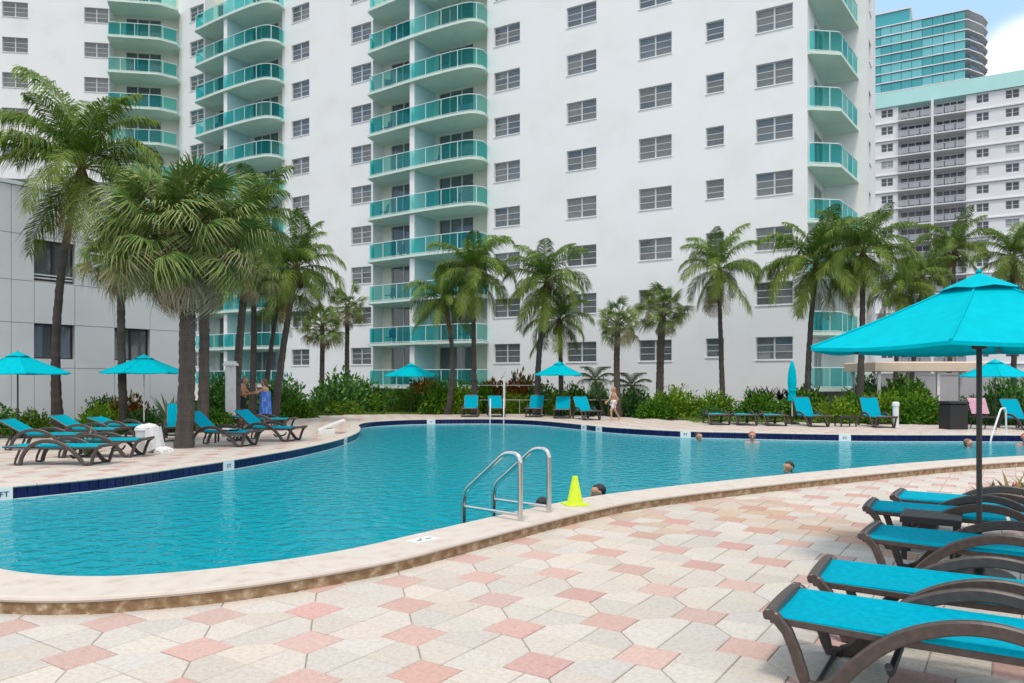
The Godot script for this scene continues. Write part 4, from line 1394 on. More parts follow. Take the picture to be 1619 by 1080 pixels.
func make_shrubs() -> void:
	var green := [Color(0.04, 0.13, 0.01), Color(0.07, 0.18, 0.014), Color(0.12, 0.24, 0.025)]
	var bright := [Color(0.13, 0.26, 0.018), Color(0.21, 0.31, 0.025), Color(0.08, 0.18, 0.014)]
	var dark := [Color(0.045, 0.14, 0.035), Color(0.07, 0.18, 0.04), Color(0.11, 0.23, 0.05)]
	var croton := [Color(0.14, 0.03, 0.015), Color(0.20, 0.09, 0.015), Color(0.05, 0.07, 0.015), Color(0.22, 0.14, 0.02)]
	var purple := [Color(0.035, 0.012, 0.03), Color(0.05, 0.02, 0.035), Color(0.02, 0.02, 0.02)]
	var lib := {}
	for k in 3:
		lib["green%d" % k] = leaf_cloud(Vector3(1, 1, 1), 2600, 0.17, 0.035, green, 500 + k)
		lib["bright%d" % k] = leaf_cloud(Vector3(1, 1, 1), 2600, 0.17, 0.03, bright, 510 + k, 0.5)
		lib["dark%d" % k] = leaf_cloud(Vector3(1, 1, 1), 2600, 0.16, 0.035, dark, 520 + k)
		lib["croton%d" % k] = leaf_cloud(Vector3(1, 1, 1), 1800, 0.22, 0.04, croton, 530 + k, 0.6)
	lib.hedge0 = leaf_cloud(Vector3(1, 1, 1), 5200, 0.085, 0.02, green, 540, 0.2, 0.85)
	lib.hedge1 = leaf_cloud(Vector3(1, 1, 1), 5200, 0.085, 0.02, bright, 541, 0.2, 0.85)
	# [name, mesh, x, z, size x, y, z, label]
	var beds := [
		["flowering_shrub", "bright0", -14.2, -22.9, 0.75, 0.85, 0.7, "round yellow-green shrub with reddish tips behind the left umbrella pole"],
		["flowering_shrub", "bright1", -13.0, -24.5, 0.8, 0.95, 0.7, "yellow-green shrub between the two turquoise umbrellas"],
		["leafy_shrub", "dark0", -16.6, -24.8, 1.1, 0.85, 0.9, "low shrub at the foot of the panelled wall"],
		["croton_shrub", "croton0", -13.2, -26.6, 0.95, 1.15, 0.8, "red and yellow croton in front of the panelled building"],
		["climbing_plant", "dark1", -15.6, -29.6, 1.25, 0.9, 0.7, "glossy climbing plant hanging on the panelled wall"],
		["leafy_shrub", "dark2", -11.6, -24.6, 1.0, 0.8, 0.7, "glossy shrub behind the white bin"],
		["leafy_shrub", "green0", -10.6, -25.6, 0.9, 0.95, 0.7, "green shrub behind the turquoise lounger backs"],
		["leafy_shrub", "green1", -9.7, -25.2, 0.8, 0.75, 0.6, "green shrub at the foot of the white lamp column"],
		["leafy_shrub", "dark1", -12.2, -33.0, 1.6, 1.7, 1.2, "tall glossy shrub behind the palm trunks"],
		["leafy_shrub", "dark2", -10.4, -35.0, 1.5, 1.5, 1.2, "glossy shrub behind the couple"],
		["leafy_shrub", "dark0", -8.4, -37.6, 1.6, 1.7, 1.2, "big glossy shrub in the tower's shade"],
		["leafy_shrub", "green2", -9.3, -33.6, 1.0, 0.75, 0.7, "low green shrub beside the couple"],
		["clipped_hedge", "hedge1", -8.6, -37.0, 1.7, 0.62, 0.6, "low clipped hedge along the terrace edge"],
		["clipped_hedge", "hedge0", -5.6, -38.4, 1.9, 1.05, 0.9, "rounded clipped hedge beside the tall leafy bushes"],
		["leafy_shrub", "green1", -7.6, -39.6, 1.5, 1.4, 1.0, "leafy shrub behind the low clipped hedge"],
		["leafy_shrub", "green0", -3.7, -37.3, 1.3, 1.35, 0.9, "leafy bush with broad leaves beside the rounded hedge"],
		["leafy_shrub", "bright2", -2.5, -36.9, 1.1, 1.2, 0.8, "bright leafy bush left of the far loungers"],
		["croton_shrub", "croton1", -4.6, -40.2, 1.3, 1.5, 0.9, "dark red croton under the far turquoise umbrella"],
		["croton_shrub", "croton2", -1.0, -39.0, 1.1, 1.45, 0.8, "croton behind the leftmost far lounger and the white post"],
		["croton_shrub", "croton0", 0.4, -39.2, 1.2, 1.6, 0.8, "tall dark croton behind the white railing"],
		["leafy_shrub", "dark0", 1.6, -38.6, 1.2, 1.25, 0.8, "glossy shrub behind the far turquoise loungers"],
		["leafy_shrub", "green2", 3.0, -37.6, 1.2, 1.2, 0.8, "green shrub at the foot of the twin coconut trunks"],
		["leafy_shrub", "bright0", 0.2, -37.6, 1.2, 0.85, 0.6, "bright low shrub between the far loungers"],
		["leafy_shrub", "dark1", 5.6, -35.6, 1.1, 1.1, 0.8, "glossy shrub behind the walking child"],
		["flowering_shrub", "bright1", 7.2, -34.0, 1.25, 1.15, 0.9, "bright yellow-green bush in front of the plain white wall"],
		["flowering_shrub", "bright2", 8.8, -33.6, 1.2, 1.0, 0.8, "yellow-green bush left of the low loungers"],
		["leafy_shrub", "dark2", 8.4, -32.6, 0.9, 0.5, 0.6, "low shrub under the yellow-green bushes"],
		["leafy_shrub", "green0", 10.2, -31.8, 1.1, 1.0, 0.8, "green bush behind the low flat loungers"],
		["leafy_shrub", "green1", 11.7, -31.4, 1.1, 1.05, 0.8, "green bush in front of the purple leaves"],
		["leafy_shrub", "green2", 13.3, -30.2, 1.1, 0.95, 0.7, "green bush behind the folded umbrella"],
		["leafy_shrub", "bright0", 14.6, -30.8, 1.2, 1.05, 0.8, "bright bush below the corner balconies"],
		["leafy_shrub", "green0", 15.3, -29.2, 1.2, 0.95, 0.8, "lush bush beside the white bollard"],
		["leafy_shrub", "bright1", 16.0, -30.9, 1.2, 1.0, 1.0, "bright bush along the path"],
		["leafy_shrub", "green2", 17.2, -33.6, 1.3, 1.35, 1.2, "olive hedge bush further up the path"],
		["leafy_shrub", "green1", 18.9, -37.5, 1.5, 1.5, 1.3, "hedge bush under the canopy shelter"],
		["leafy_shrub", "dark0", 17.2, -37.6, 1.2, 1.6, 1.0, "glossy hedge bush behind the corner of the tower"],
		["leafy_shrub", "dark1", 17.4, -28.9, 0.9, 1.15, 0.8, "glossy shrub behind the black bin"],
		["leafy_shrub", "dark2", 18.9, -29.6, 1.4, 1.5, 1.0, "big glossy shrub behind the chairs by the pool steps"],
		["leafy_shrub", "green0", 20.7, -30.3, 1.4, 1.6, 1.0, "tall green shrub under the far right umbrella"],
		["leafy_shrub", "green1", 13.2, -34.6, 1.3, 1.2, 0.9, "green bush below the side balconies of the tower"],
		["leafy_shrub", "dark1", 16.4, -35.6, 1.2, 1.2, 0.9, "glossy bush between the tower and the canopy shelter"],
		["leafy_shrub", "bright1", 12.5, -29.6, 1.0, 0.85, 0.7, "bright bush between the two upright loungers"],
		["leafy_shrub", "green0", 6.2, -33.2, 0.9, 0.8, 0.7, "green bush right of the walking child"],
		["leafy_shrub", "bright2", 2.2, -36.0, 1.1, 1.0, 0.7, "bright bush under the open umbrella by the far loungers"],
		["leafy_shrub", "green2", -1.6, -37.9, 1.2, 1.25, 0.8, "green bush behind the far shower post"],
		["leafy_shrub", "dark2", -3.0, -39.8, 1.4, 1.4, 0.9, "glossy bush below the bow balconies"],
		["leafy_shrub", "dark0", 4.2, -38.0, 1.3, 1.3, 0.8, "glossy bush between the twin coconut trunks and the small palmetto"],
		["leafy_shrub", "dark0", -18.0, -23.0, 1.3, 1.0, 0.9, "glossy shrub at the end of the panelled wall"],
	]
	for e in beds:
		var big := 1.28 if e[3] < -29.0 else 1.05
		shrub(e[0], lib[e[1]], Vector3(e[2], -0.05, e[3]), Vector3(e[4] * 1.1, e[5] * big, e[6]), RNG.randf() * TAU, e[7])
	# lawn between the clipped hedges and the terrace
	var lawn := Builder.new()
	var lr := RandomNumberGenerator.new()
	lr.seed = 55
	for i in 9000:
		var p := Vector3(lr.randf_range(-12.5, -3.6), -0.05, lr.randf_range(-40.5, -36.4))
		if i > 6000: p = Vector3(lr.randf_range(7.0, 14.4), -0.05, lr.randf_range(-33.5, -29.6))
		var d := Vector3(lr.randfn() * 0.05, lr.randf_range(0.08, 0.2), lr.randfn() * 0.05)
		var s := Vector3(lr.randfn(), 0, lr.randfn()).normalized() * 0.03
		lawn.col = Color(0.11, 0.20, 0.03).lerp(Color(0.19, 0.26, 0.05), lr.randf())
		lawn.tri(p - s, p + d, p + s)
	var lo := part("lawn", lawn.mesh(), M.leaf, self)
	tag(lo, "bright green lawn strips behind the terrace", "grass", "", "stuff")
	# strappy plants
	var ti := rosette(26, 0.75, 0.05, purple, 600, 0.5, 1.4, 0.7)
	for i in 7:
		var o := thing("purple_cordyline", Vector3(10.1 + i * 0.42, -0.05, -32.8 - 0.12 * (i % 3)), i * 1.1, "purple-leaved cordyline in the row below the plain white wall", "plant", "purple plants below the white wall")
		part("leaves", ti, M.leaf, o, Transform3D(Basis().scaled(Vector3.ONE * (0.85 + 0.1 * (i % 3))), Vector3(0, 0.75, 0)))
		var s := Builder.new()
		s.tube(PackedVector3Array([Vector3(0, -0.05, 0), Vector3(0.02, 0.76, 0)]), [0.03, 0.02], 6)
		part("stem", s.mesh(), M.bark_grey, o)
	var agave := rosette(30, 1.15, 0.045, [Color(0.05, 0.09, 0.05), Color(0.16, 0.2, 0.12), Color(0.08, 0.12, 0.06)], 610, 0.35, 1.35, 0.5)
	single("spiky_agave", agave, M.leaf, Vector3(-10.3, 0.25, -23.3), 0.0, "spiky grey-green agave left of the thick palm trunk", "plant")
	single("spiky_agave", agave, M.leaf, Vector3(-9.1, 0.0, -16.6), 2.0, "spiky agave behind the flat loungers beside the white bin", "plant").scale = Vector3(0.55, 0.6, 0.55)
	var brom := rosette(34, 0.5, 0.028, [Color(0.30, 0.08, 0.04), Color(0.38, 0.16, 0.06), Color(0.2, 0.14, 0.05), Color(0.12, 0.12, 0.04)], 620, 0.3, 1.4, 0.6)
	for i in 4:
		var o := single("red_bromeliad", brom, M.leaf, Vector3(6.3 + 0.42 * i, 0.0, -10.2 - 0.22 * i), i * 1.7, "rust-red bromeliad beside the turquoise loungers", "plant", "rust-red bromeliads by the loungers")
		o.scale = Vector3.ONE * (0.85 + 0.12 * (i % 2))
	var date := []
	for e in 4: date.append(frond([1.25, 0.8, 0.35, -0.2][e], 1.0, 34, Color(0.04, 0.09, 0.03), Color(0.09, 0.14, 0.05), 640 + e, 1.1))
	for d in [[3.95, -35.4, 1.2, "small date palm with leaning trunk right of the far umbrella"], [5.7, -36.0, 1.0, "small date palm against the plain white wall"]]:
		var o := thing("dwarf_date_palm", Vector3(d[0], -0.05, d[1]), 0.0, d[3], "palm tree")
		part("trunk", trunk_mesh(Vector3(0.25 if d[2] > 1.1 else 0.0, 0, 0), Vector3(-0.15, 1.35 * d[2], 0), Vector3.ZERO, 0.07, 0.06, 0.1, 3), M.bark_grey, o)
		for i in 26:
			part("frond", date[i % 4], M.leaf, o, Transform3D((Basis(Vector3.UP, i * 2.4)).scaled(Vector3.ONE * 1.05), Vector3(-0.15, 1.35 * d[2], 0)))

# ---- furniture
func umbrella(at: Vector3, r: float, rim: float, top: float, sides: int, turn: float, pole_r: float, pole_m: Material, label: String, group := "open turquoise umbrellas") -> void:
	var o := thing("patio_umbrella", at, turn, label, "umbrella", group)
	var vent := 0.17
	var hv := lerpf(top, rim, vent) - 0.015
	for k in sides:
		var a0 := TAU * k / sides
		var a1 := TAU * (k + 1) / sides
		var b := Builder.new()
		var n := 8
		var rows := []
		for i in n + 1:
			var t := lerpf(vent - 0.03, 1.0, float(i) / n)
			var row := []
			for j in n + 1:
				var s := float(j) / n
				var p := Vector2(cos(a0), sin(a0)).lerp(Vector2(cos(a1), sin(a1)), s) * r * t
				var sag := -0.018 * r * sin(s * PI) * t * (0.35 + 0.65 * t) - 0.015 * r * sin(t * PI)
				row.append(Vector3(p.x, lerpf(top, rim, t) + sag, p.y))
			rows.append(row)
		var nrm := []
		for i in n + 1:
			var row := []
			for j in n + 1:
				var du: Vector3 = rows[i][mini(j + 1, n)] - rows[i][maxi(j - 1, 0)]
				var dv: Vector3 = rows[mini(i + 1, n)][j] - rows[maxi(i - 1, 0)][j]
				var m := du.cross(dv).normalized()
				row.append(m if m.y > 0 else -m)
			nrm.append(row)
		for i in n:
			for j in n:
				b.trin(rows[i][j], rows[i + 1][j], rows[i + 1][j + 1], nrm[i][j], nrm[i + 1][j], nrm[i + 1][j + 1])
				b.trin(rows[i][j], rows[i + 1][j + 1], rows[i][j + 1], nrm[i][j], nrm[i + 1][j + 1], nrm[i][j + 1])
		for j in n:
			var p: Vector3 = rows[n][j]
			var q: Vector3 = rows[n][j + 1]
			b.quad(p, q, q + Vector3(0, -0.03, 0), p + Vector3(0, -0.03, 0))
		# seam along the rib
		var seam := PackedVector3Array()
		for i in n + 1: seam.push_back(rows[i][0] + Vector3(0, 0.004, 0))
		b.tube(seam, 0.011, 5)
		part("canopy_panel", b.mesh(), M.canvas, o)
	var cap := Builder.new()
	for k in sides:
		var a0 := TAU * k / sides
		var a1 := TAU * (k + 1) / sides
		var rr := r * (vent + 0.07)
		var hh := lerpf(top, rim, vent + 0.07) + 0.018
		var p0 := Vector3(cos(a0) * rr, hh, sin(a0) * rr)
		var p1 := Vector3(cos(a1) * rr, hh, sin(a1) * rr)
		var pm := (p0 + p1) / 2 + Vector3(0, 0.022, 0)
		var t := Vector3(0, top + 0.03, 0)
		cap.tri(t, p0, pm); cap.tri(t, pm, p1)
	part("vent_cap", cap.mesh(), M.canvas, o)
	var pl := Builder.new()
	pl.tube(PackedVector3Array([Vector3(0, 0, 0), Vector3(0, top - 0.03, 0)]), pole_r, 12)
	part("pole", pl.mesh(), pole_m, o)
	for k in sides:
		var a := TAU * k / sides
		var d := Vector3(cos(a), 0, sin(a))
		var rb := Builder.new()
		rb.tube(PackedVector3Array([d * 0.03 + Vector3(0, top - 0.09, 0), d * r * 0.98 + Vector3(0, rim - 0.02, 0)]), 0.011, 5)
		rb.tube(PackedVector3Array([d * pole_r + Vector3(0, rim + 0.02, 0), d * r * 0.5 + Vector3(0, lerpf(top, rim, 0.5) - 0.05, 0)]), 0.009, 5)
		part("rib", rb.mesh(), pole_m, o)
	var hub := Builder.new()
	hub.lathe(Vector3(0, rim - 0.03, 0), [Vector2(pole_r, 0), Vector2(pole_r + 0.035, 0.01), Vector2(pole_r + 0.035, 0.08), Vector2(pole_r, 0.1)], 12)
	part("hub", hub.mesh(), pole_m, o)
	hub = Builder.new()
	hub.lathe(Vector3(0, top + 0.03, 0), [Vector2(0.02, 0), Vector2(0.022, 0.015), Vector2(0.0, 0.035)], 10)
	part("finial", hub.mesh(), M.canvas, o)
	var base := Builder.new()
	base.lathe(Vector3.ZERO, [Vector2(0.0, 0.07), Vector2(0.06, 0.07), Vector2(0.24, 0.05), Vector2(0.27, 0.03), Vector2(0.27, 0.0)], 20)
	base.lathe(Vector3.ZERO, [Vector2(pole_r + 0.02, 0.06), Vector2(pole_r + 0.02, 0.35), Vector2(pole_r, 0.36)], 12)
	part("base", base.mesh(), M.pole_dark, o)

func make_umbrellas() -> void:
	umbrella(Vector3(3.98, 0, -6.6), 1.37, 1.97, 2.57, 6, 0.9, 0.022, M.pole_dark, "large turquoise umbrella on a dark pole among the brown-framed loungers", "")
	umbrella(Vector3(-14.1, 0, -22.1), 1.38, 1.85, 2.44, 6, 0.2, 0.022, M.pole_dark, "open turquoise umbrella at the end of the panelled building", "")
	umbrella(Vector3(-11.4, 0, -24.0), 1.24, 1.88, 2.41, 6, 0.5, 0.022, M.white_metal, "open turquoise umbrella beside the thick palm trunk", "")
	umbrella(Vector3(-4.85, 0, -37.2), 1.3, 1.82, 2.4, 6, 0.1, 0.022, M.pole_dark, "open turquoise umbrella in front of the bow balconies", "")
	umbrella(Vector3(2.1, 0, -34.6), 1.18, 1.86, 2.42, 6, 0.4, 0.022, M.pole_dark, "open turquoise umbrella above the row of far loungers", "")
	umbrella(Vector3(17.4, 0, -27.9), 1.25, 1.78, 2.36, 6, 0.1, 0.022, M.pole_dark, "open turquoise umbrella beyond the pool steps handrail", "")
	# a folded one
	var o := thing("folded_umbrella", Vector3(10.45, 0, -28.9), 0.0, "folded turquoise umbrella standing among the green bushes", "umbrella")
	var b := Builder.new()
	var sides := 24
	var prof := [[0.02, 2.36], [0.07, 2.24], [0.12, 2.05], [0.15, 1.8], [0.165, 1.55], [0.15, 1.35], [0.13, 1.2], [0.15, 1.0], [0.16, 0.86]]
	for i in prof.size() - 1:
		for k in sides:
			var f := func(m: int, q: Array) -> Vector3:
				var a := TAU * m / sides
				var rr: float = q[0] * (1.0 if m % 4 < 2 else 0.72)
				return Vector3(cos(a) * rr, q[1], sin(a) * rr)
			b.quad(f.call(k, prof[i]), f.call(k + 1, prof[i]), f.call(k + 1, prof[i + 1]), f.call(k, prof[i + 1]))
	part("canopy", b.mesh(), M.canvas, o)
	var s := Builder.new()
	s.lathe(Vector3.ZERO, [Vector2(0.155, 1.22), Vector2(0.16, 1.24), Vector2(0.16, 1.28), Vector2(0.155, 1.3)], 16)
	part("strap", s.mesh(), M.canvas, o)
	var p := Builder.new()
	p.tube(PackedVector3Array([Vector3.ZERO, Vector3(0, 2.42, 0)]), 0.022, 8)
	part("pole", p.mesh(), M.white_metal, o)
	var bs := Builder.new()
	bs.lathe(Vector3.ZERO, [Vector2(0.0, 0.07), Vector2(0.06, 0.07), Vector2(0.25, 0.05), Vector2(0.27, 0.0)], 18)
	part("base", bs.mesh(), M.pole_dark, o)

func lounger_parts(back: float, sling_m: Material, label: String, at: Vector3, turn: float, group: String) -> Node3D:
	# foot end at the origin, body along +x; back: how far the backrest is raised, in radians
	var o := thing("sun_lounger", at, turn, label, "sun lounger", group)
	var W := 0.315
	var SEAT := 1.22
	var H := 0.36
	for s in [-1.0, 1.0]:
		var z: float = s * (W + 0.01)
		var key := "lounger side %d" % int(s)
		if not shared_mesh.has(key):
			var leg := Builder.new()
			var c := Curve3D.new()
			for q in [[0.0, 0.385], [0.05, 0.372], [0.115, 0.30], [0.16, 0.19], [0.195, 0.08], [0.215, 0.025], [0.29, 0.022]]: c.add_point(Vector3(q[0], q[1], z))
			leg.band(c.tessellate(), Vector3(0, 0, 1), 0.05, 0.06)
			shared_mesh[key] = leg.mesh()
			var arm := Builder.new()
			var pts := []
			for q in [[0.29, 0.022], [0.36, 0.06], [0.47, 0.19], [0.60, 0.315], [0.76, 0.41], [0.95, 0.468], [1.12, 0.475], [1.28, 0.44], [1.42, 0.36], [1.52, 0.25], [1.58, 0.12], [1.60, 0.02]]: pts.append(Vector2(q[0], q[1]))
			var sm := smooth(pts, false, 4)
			var p3 := PackedVector3Array()
			for q in sm: p3.push_back(Vector3(q.x, q.y, z + s * 0.018))
			arm.band(p3, Vector3(0, 0, 1), 0.05, 0.075)
			shared_mesh[key + "arm"] = arm.mesh()
			var rail := Builder.new()
			rail.band(PackedVector3Array([Vector3(0.02, H - 0.008, z - s * 0.02), Vector3(0.6, H - 0.02, z - s * 0.02), Vector3(SEAT + 0.02, H - 0.02, z - s * 0.02)]), Vector3(0, 0, 1), 0.035, 0.045)
			shared_mesh[key + "rail"] = rail.mesh()
			var rl := Builder.new()
			rl.band(PackedVector3Array([Vector3(1.60, 0.02, z), Vector3(1.72, 0.02, z), Vector3(1.70, 0.12, z), Vector3(1.62, 0.3, z)]), Vector3(0, 0, 1), 0.045, 0.035)
			shared_mesh[key + "rear"] = rl.mesh()
		part("leg", shared_mesh[key], M.resin, o)
		part("arm", shared_mesh[key + "arm"], M.resin, o)
		part("side_rail", shared_mesh[key + "rail"], M.resin, o)
		part("leg", shared_mesh[key + "rear"], M.resin, o)
	if not shared_mesh.has("lounger foot bar"):
		var fb := Builder.new()
		var p3 := PackedVector3Array()
		for i in 9:
			var u := i / 4.0 - 1.0
			p3.push_back(Vector3(0.02 - 0.012 * (1.0 - u * u), 0.382, u * (W + 0.035)))
		fb.band(p3, Vector3(0.97, 0.2, 0).normalized(), 0.065, 0.05)
		shared_mesh["lounger foot bar"] = fb.mesh()
		var st := Builder.new()
		st.tube(PackedVector3Array([Vector3(0.26, 0.022, -W), Vector3(0.26, 0.022, W)]), 0.016, 6)
		shared_mesh["lounger foot stretcher"] = st.mesh()
		st = Builder.new()
		st.tube(PackedVector3Array([Vector3(0.62, 0.2, -W), Vector3(0.62, 0.14, -W * 0.7), Vector3(0.62, 0.14, W * 0.7), Vector3(0.62, 0.2, W)]), 0.022, 6)
		shared_mesh["lounger stretcher"] = st.mesh()
		var seat := Builder.new()
		sling_sheet(seat, 0.035, SEAT, W - 0.008, H + 0.022, 0.03)
		shared_mesh["lounger seat"] = seat.mesh()
		var bk := Builder.new()
		sling_sheet(bk, 0.0, 0.74, W - 0.022, 0.022, 0.028)
		shared_mesh["lounger back"] = bk.mesh()
		var fr := Builder.new()
		fr.band(PackedVector3Array([Vector3(0, 0, -W + 0.01), Vector3(0.68, 0, -W + 0.01), Vector3(0.76, 0.0, -W + 0.08), Vector3(0.77, 0, 0), Vector3(0.76, 0.0, W - 0.08), Vector3(0.68, 0, W - 0.01), Vector3(0, 0, W - 0.01)]), Vector3(0, 1, 0), 0.035, 0.035)
		shared_mesh["lounger back frame"] = fr.mesh()
	part("foot_bar", shared_mesh["lounger foot bar"], M.resin, o)
	part("stretcher", shared_mesh["lounger stretcher"], M.resin_dark, o)
	part("stretcher", shared_mesh["lounger foot stretcher"], M.resin_dark, o)
	part("seat", shared_mesh["lounger seat"], sling_m, o)
	var t := Transform3D(Basis(Vector3.BACK, back), Vector3(SEAT + 0.03, H - 0.01, 0))
	var bo := part("backrest", shared_mesh["lounger back"], sling_m, o, t)
	part("backrest_frame", shared_mesh["lounger back frame"], M.resin, bo)
	if back > 0.2:
		var st := Builder.new()
		var top := t * Vector3(0.42, -0.02, 0)
		for s in [-1.0, 1.0]: st.tube(PackedVector3Array([top + Vector3(0, 0, s * 0.26), Vector3(1.62, 0.16, s * 0.28)]), 0.013, 6)
		part("prop", st.mesh(), M.resin_dark, o)
	return o

func sling_sheet(b: Builder, x0: float, x1: float, w: float, y: float, drop: float) -> void:
	# stretched fabric that sags a little and wraps over the rails
	var prof := [[-w - 0.012, -drop - 0.012], [-w - 0.014, -0.01], [-w, 0.004], [-w * 0.7, -0.008], [-w * 0.3, -0.015], [w * 0.3, -0.015], [w * 0.7, -0.008], [w, 0.004], [w + 0.014, -0.01], [w + 0.012, -drop - 0.012]]
	var n := 10
	for i in n:
		for k in prof.size() - 1:
			var f := func(ii: int, kk: int) -> Vector3:
				var t := float(ii) / n
				var sag := -0.012 * sin(t * PI) * (1.0 - absf(prof[kk][0]) / (w + 0.02))
				return Vector3(lerpf(x0, x1, t), y + prof[kk][1] + sag, prof[kk][0])
			b.quad(f.call(i, k), f.call(i + 1, k), f.call(i + 1, k + 1), f.call(i, k + 1))

func make_loungers() -> void:
	var near := [[1.60, -4.62, "brown-framed turquoise lounger at the open end of the row"], [2.13, -5.39, "second brown-framed lounger from the open end of the row"], [3.1, -6.75, "third brown-framed lounger in the row, beside the umbrella pole"], [3.73, -8.12, "fourth brown-framed lounger in the row, behind the black side table"], [4.38, -8.85, "brown-framed lounger at the end of the row beside the bromeliads"]]
	for i in near.size():
		lounger_parts(0.0, M.sling, near[i][2], Vector3(near[i][0], 0, near[i][1]), -0.564 + [0.0, 0.03, -0.05, 0.02, -0.03][i], "")
	# the group by the big palm, seen from the side
	lounger_parts(0.0, M.sling_green, "flat teal lounger closest to the pool edge left of the white bin", Vector3(-7.95, 0, -15.35), PI - 0.03, "")
	lounger_parts(0.0, M.sling_green, "flat teal lounger with its foot against the white bin", Vector3(-7.95, 0, -16.9), PI + 0.05, "")
	lounger_parts(0.5, M.sling_green, "teal lounger with raised back under the left umbrella", Vector3(-10.2, 0, -18.6), PI + 0.04, "")
	lounger_parts(0.5, M.sling_green, "teal lounger with raised back behind the other raised one", Vector3(-10.2, 0, -20.4), PI - 0.1, "")
	lounger_parts(0.3, M.sling_green, "shaded lounger beside the green shrubs left of the big palm", Vector3(-10.1, 0, -21.9), PI - 0.2, "")
	lounger_parts(1.0, M.sling, "upright turquoise lounger just left of the thick palm trunk", Vector3(-8.9, 0, -20.6), PI * 0.62, "")
	lounger_parts(0.72, M.sling, "turquoise lounger with raised back and a white towel on it", Vector3(-6.38, 0, -19.35), PI - 0.22, "")
	lounger_parts(0.68, M.sling, "turquoise lounger with raised back beside the standing couple", Vector3(-5.7, 0, -20.9), PI - 0.25, "")
	lounger_parts(0.12, M.sling_green, "flat teal lounger behind the woman in the blue wrap", Vector3(-7.2, 0, -25.5), PI - 0.1, "")
	# across the pool, feet towards the water
	var far := [[-1.85, -33.6, 0.85, 0.0, "turquoise lounger with raised back at the open end of the far row"], [-0.62, -33.7, 0.8, 0.1, "turquoise lounger with raised back behind the far pool ladder"], [0.9, -33.6, 0.85, -0.15, "turquoise lounger with raised back under the far umbrella's edge"], [2.08, -32.4, 0.8, -0.1, "turquoise lounger with raised back under the far umbrella"], [3.3, -31.1, 0.85, 0.25, "turquoise lounger with raised back beside the walking child"]]
	for f in far: lounger_parts(f[2], M.sling, f[4], Vector3(f[0], 0, f[1]), PI / 2 + f[3], "")
	for f in [[7.55, -27.9, "flat teal lounger at the yellow-green bush"], [8.45, -27.6, "flat teal lounger between two other flat ones"], [9.4, -27.3, "flat teal lounger beside the folded umbrella"]]:
		lounger_parts(0.0, M.sling_green, f[2], Vector3(f[0], 0, f[1]), PI / 2 - 0.05, "")
	lounger_parts(1.05, M.sling, "turquoise lounger with raised back right of the folded umbrella", Vector3(10.75, 0, -26.8), PI / 2 + 0.1, "")
	lounger_parts(1.05, M.sling, "turquoise lounger with raised back beside the white bollard", Vector3(12.75, 0, -26.3), PI / 2 - 0.05, "")
	lounger_parts(1.0, M.sling, "turquoise lounger with raised back beyond the pool steps handrail", Vector3(17.0, 0, -24.9), PI / 2, "")

func table(at: Vector3, turn: float, size: float, h: float, label: String) -> void:
	var o := thing("side_table", at, turn, label, "table")
	for i in 6:
		part("slat", box_mesh(Vector3(size, 0.022, size / 6.0 - 0.012)), M.resin_dark, o, Transform3D(Basis(), Vector3(0, h, size * ((i + 0.5) / 6.0 - 0.5))))
	var rim := Builder.new()
	rim.span(Vector3(-size / 2, h - 0.05, -size / 2 - 0.02), Vector3(size / 2, h + 0.008, -size / 2)); rim.span(Vector3(-size / 2, h - 0.05, size / 2), Vector3(size / 2, h + 0.008, size / 2 + 0.02))
	rim.span(Vector3(-size / 2 - 0.02, h - 0.05, -size / 2 - 0.02), Vector3(-size / 2, h + 0.008, size / 2 + 0.02)); rim.span(Vector3(size / 2, h - 0.05, -size / 2 - 0.02), Vector3(size / 2 + 0.02, h + 0.008, size / 2 + 0.02))
	part("apron", rim.mesh(), M.resin_dark, o)
	for sx in [-1, 1]:
		for sz in [-1, 1]:
			var l := Builder.new()
			l.band(PackedVector3Array([Vector3(sx * size * 0.45, h - 0.03, sz * size * 0.45), Vector3(sx * size * 0.47, 0.0, sz * size * 0.47)]), Vector3(1, 0, 0), 0.05, 0.03)
			part("leg", l.mesh(), M.resin_dark, o)

func rail_loop(b: Builder, pts: Array, r: float) -> void:
	# a bent pipe through the points with rounded corners
	var path := PackedVector3Array()
	path.push_back(pts[0])
	for i in range(1, pts.size() - 1):
		var a: Vector3 = pts[i - 1]
		var c: Vector3 = pts[i]
		var d: Vector3 = pts[i + 1]
		var cut := minf(0.14, minf(a.distance_to(c), c.distance_to(d)) * 0.45)
		var p := c.move_toward(a, cut)
		var q := c.move_toward(d, cut)
		for k in 7:
			var t := k / 6.0
			path.push_back(p.lerp(c, t).lerp(c.lerp(q, t), t))
	path.push_back(pts[-1])
	b.tube(path, r, 10)

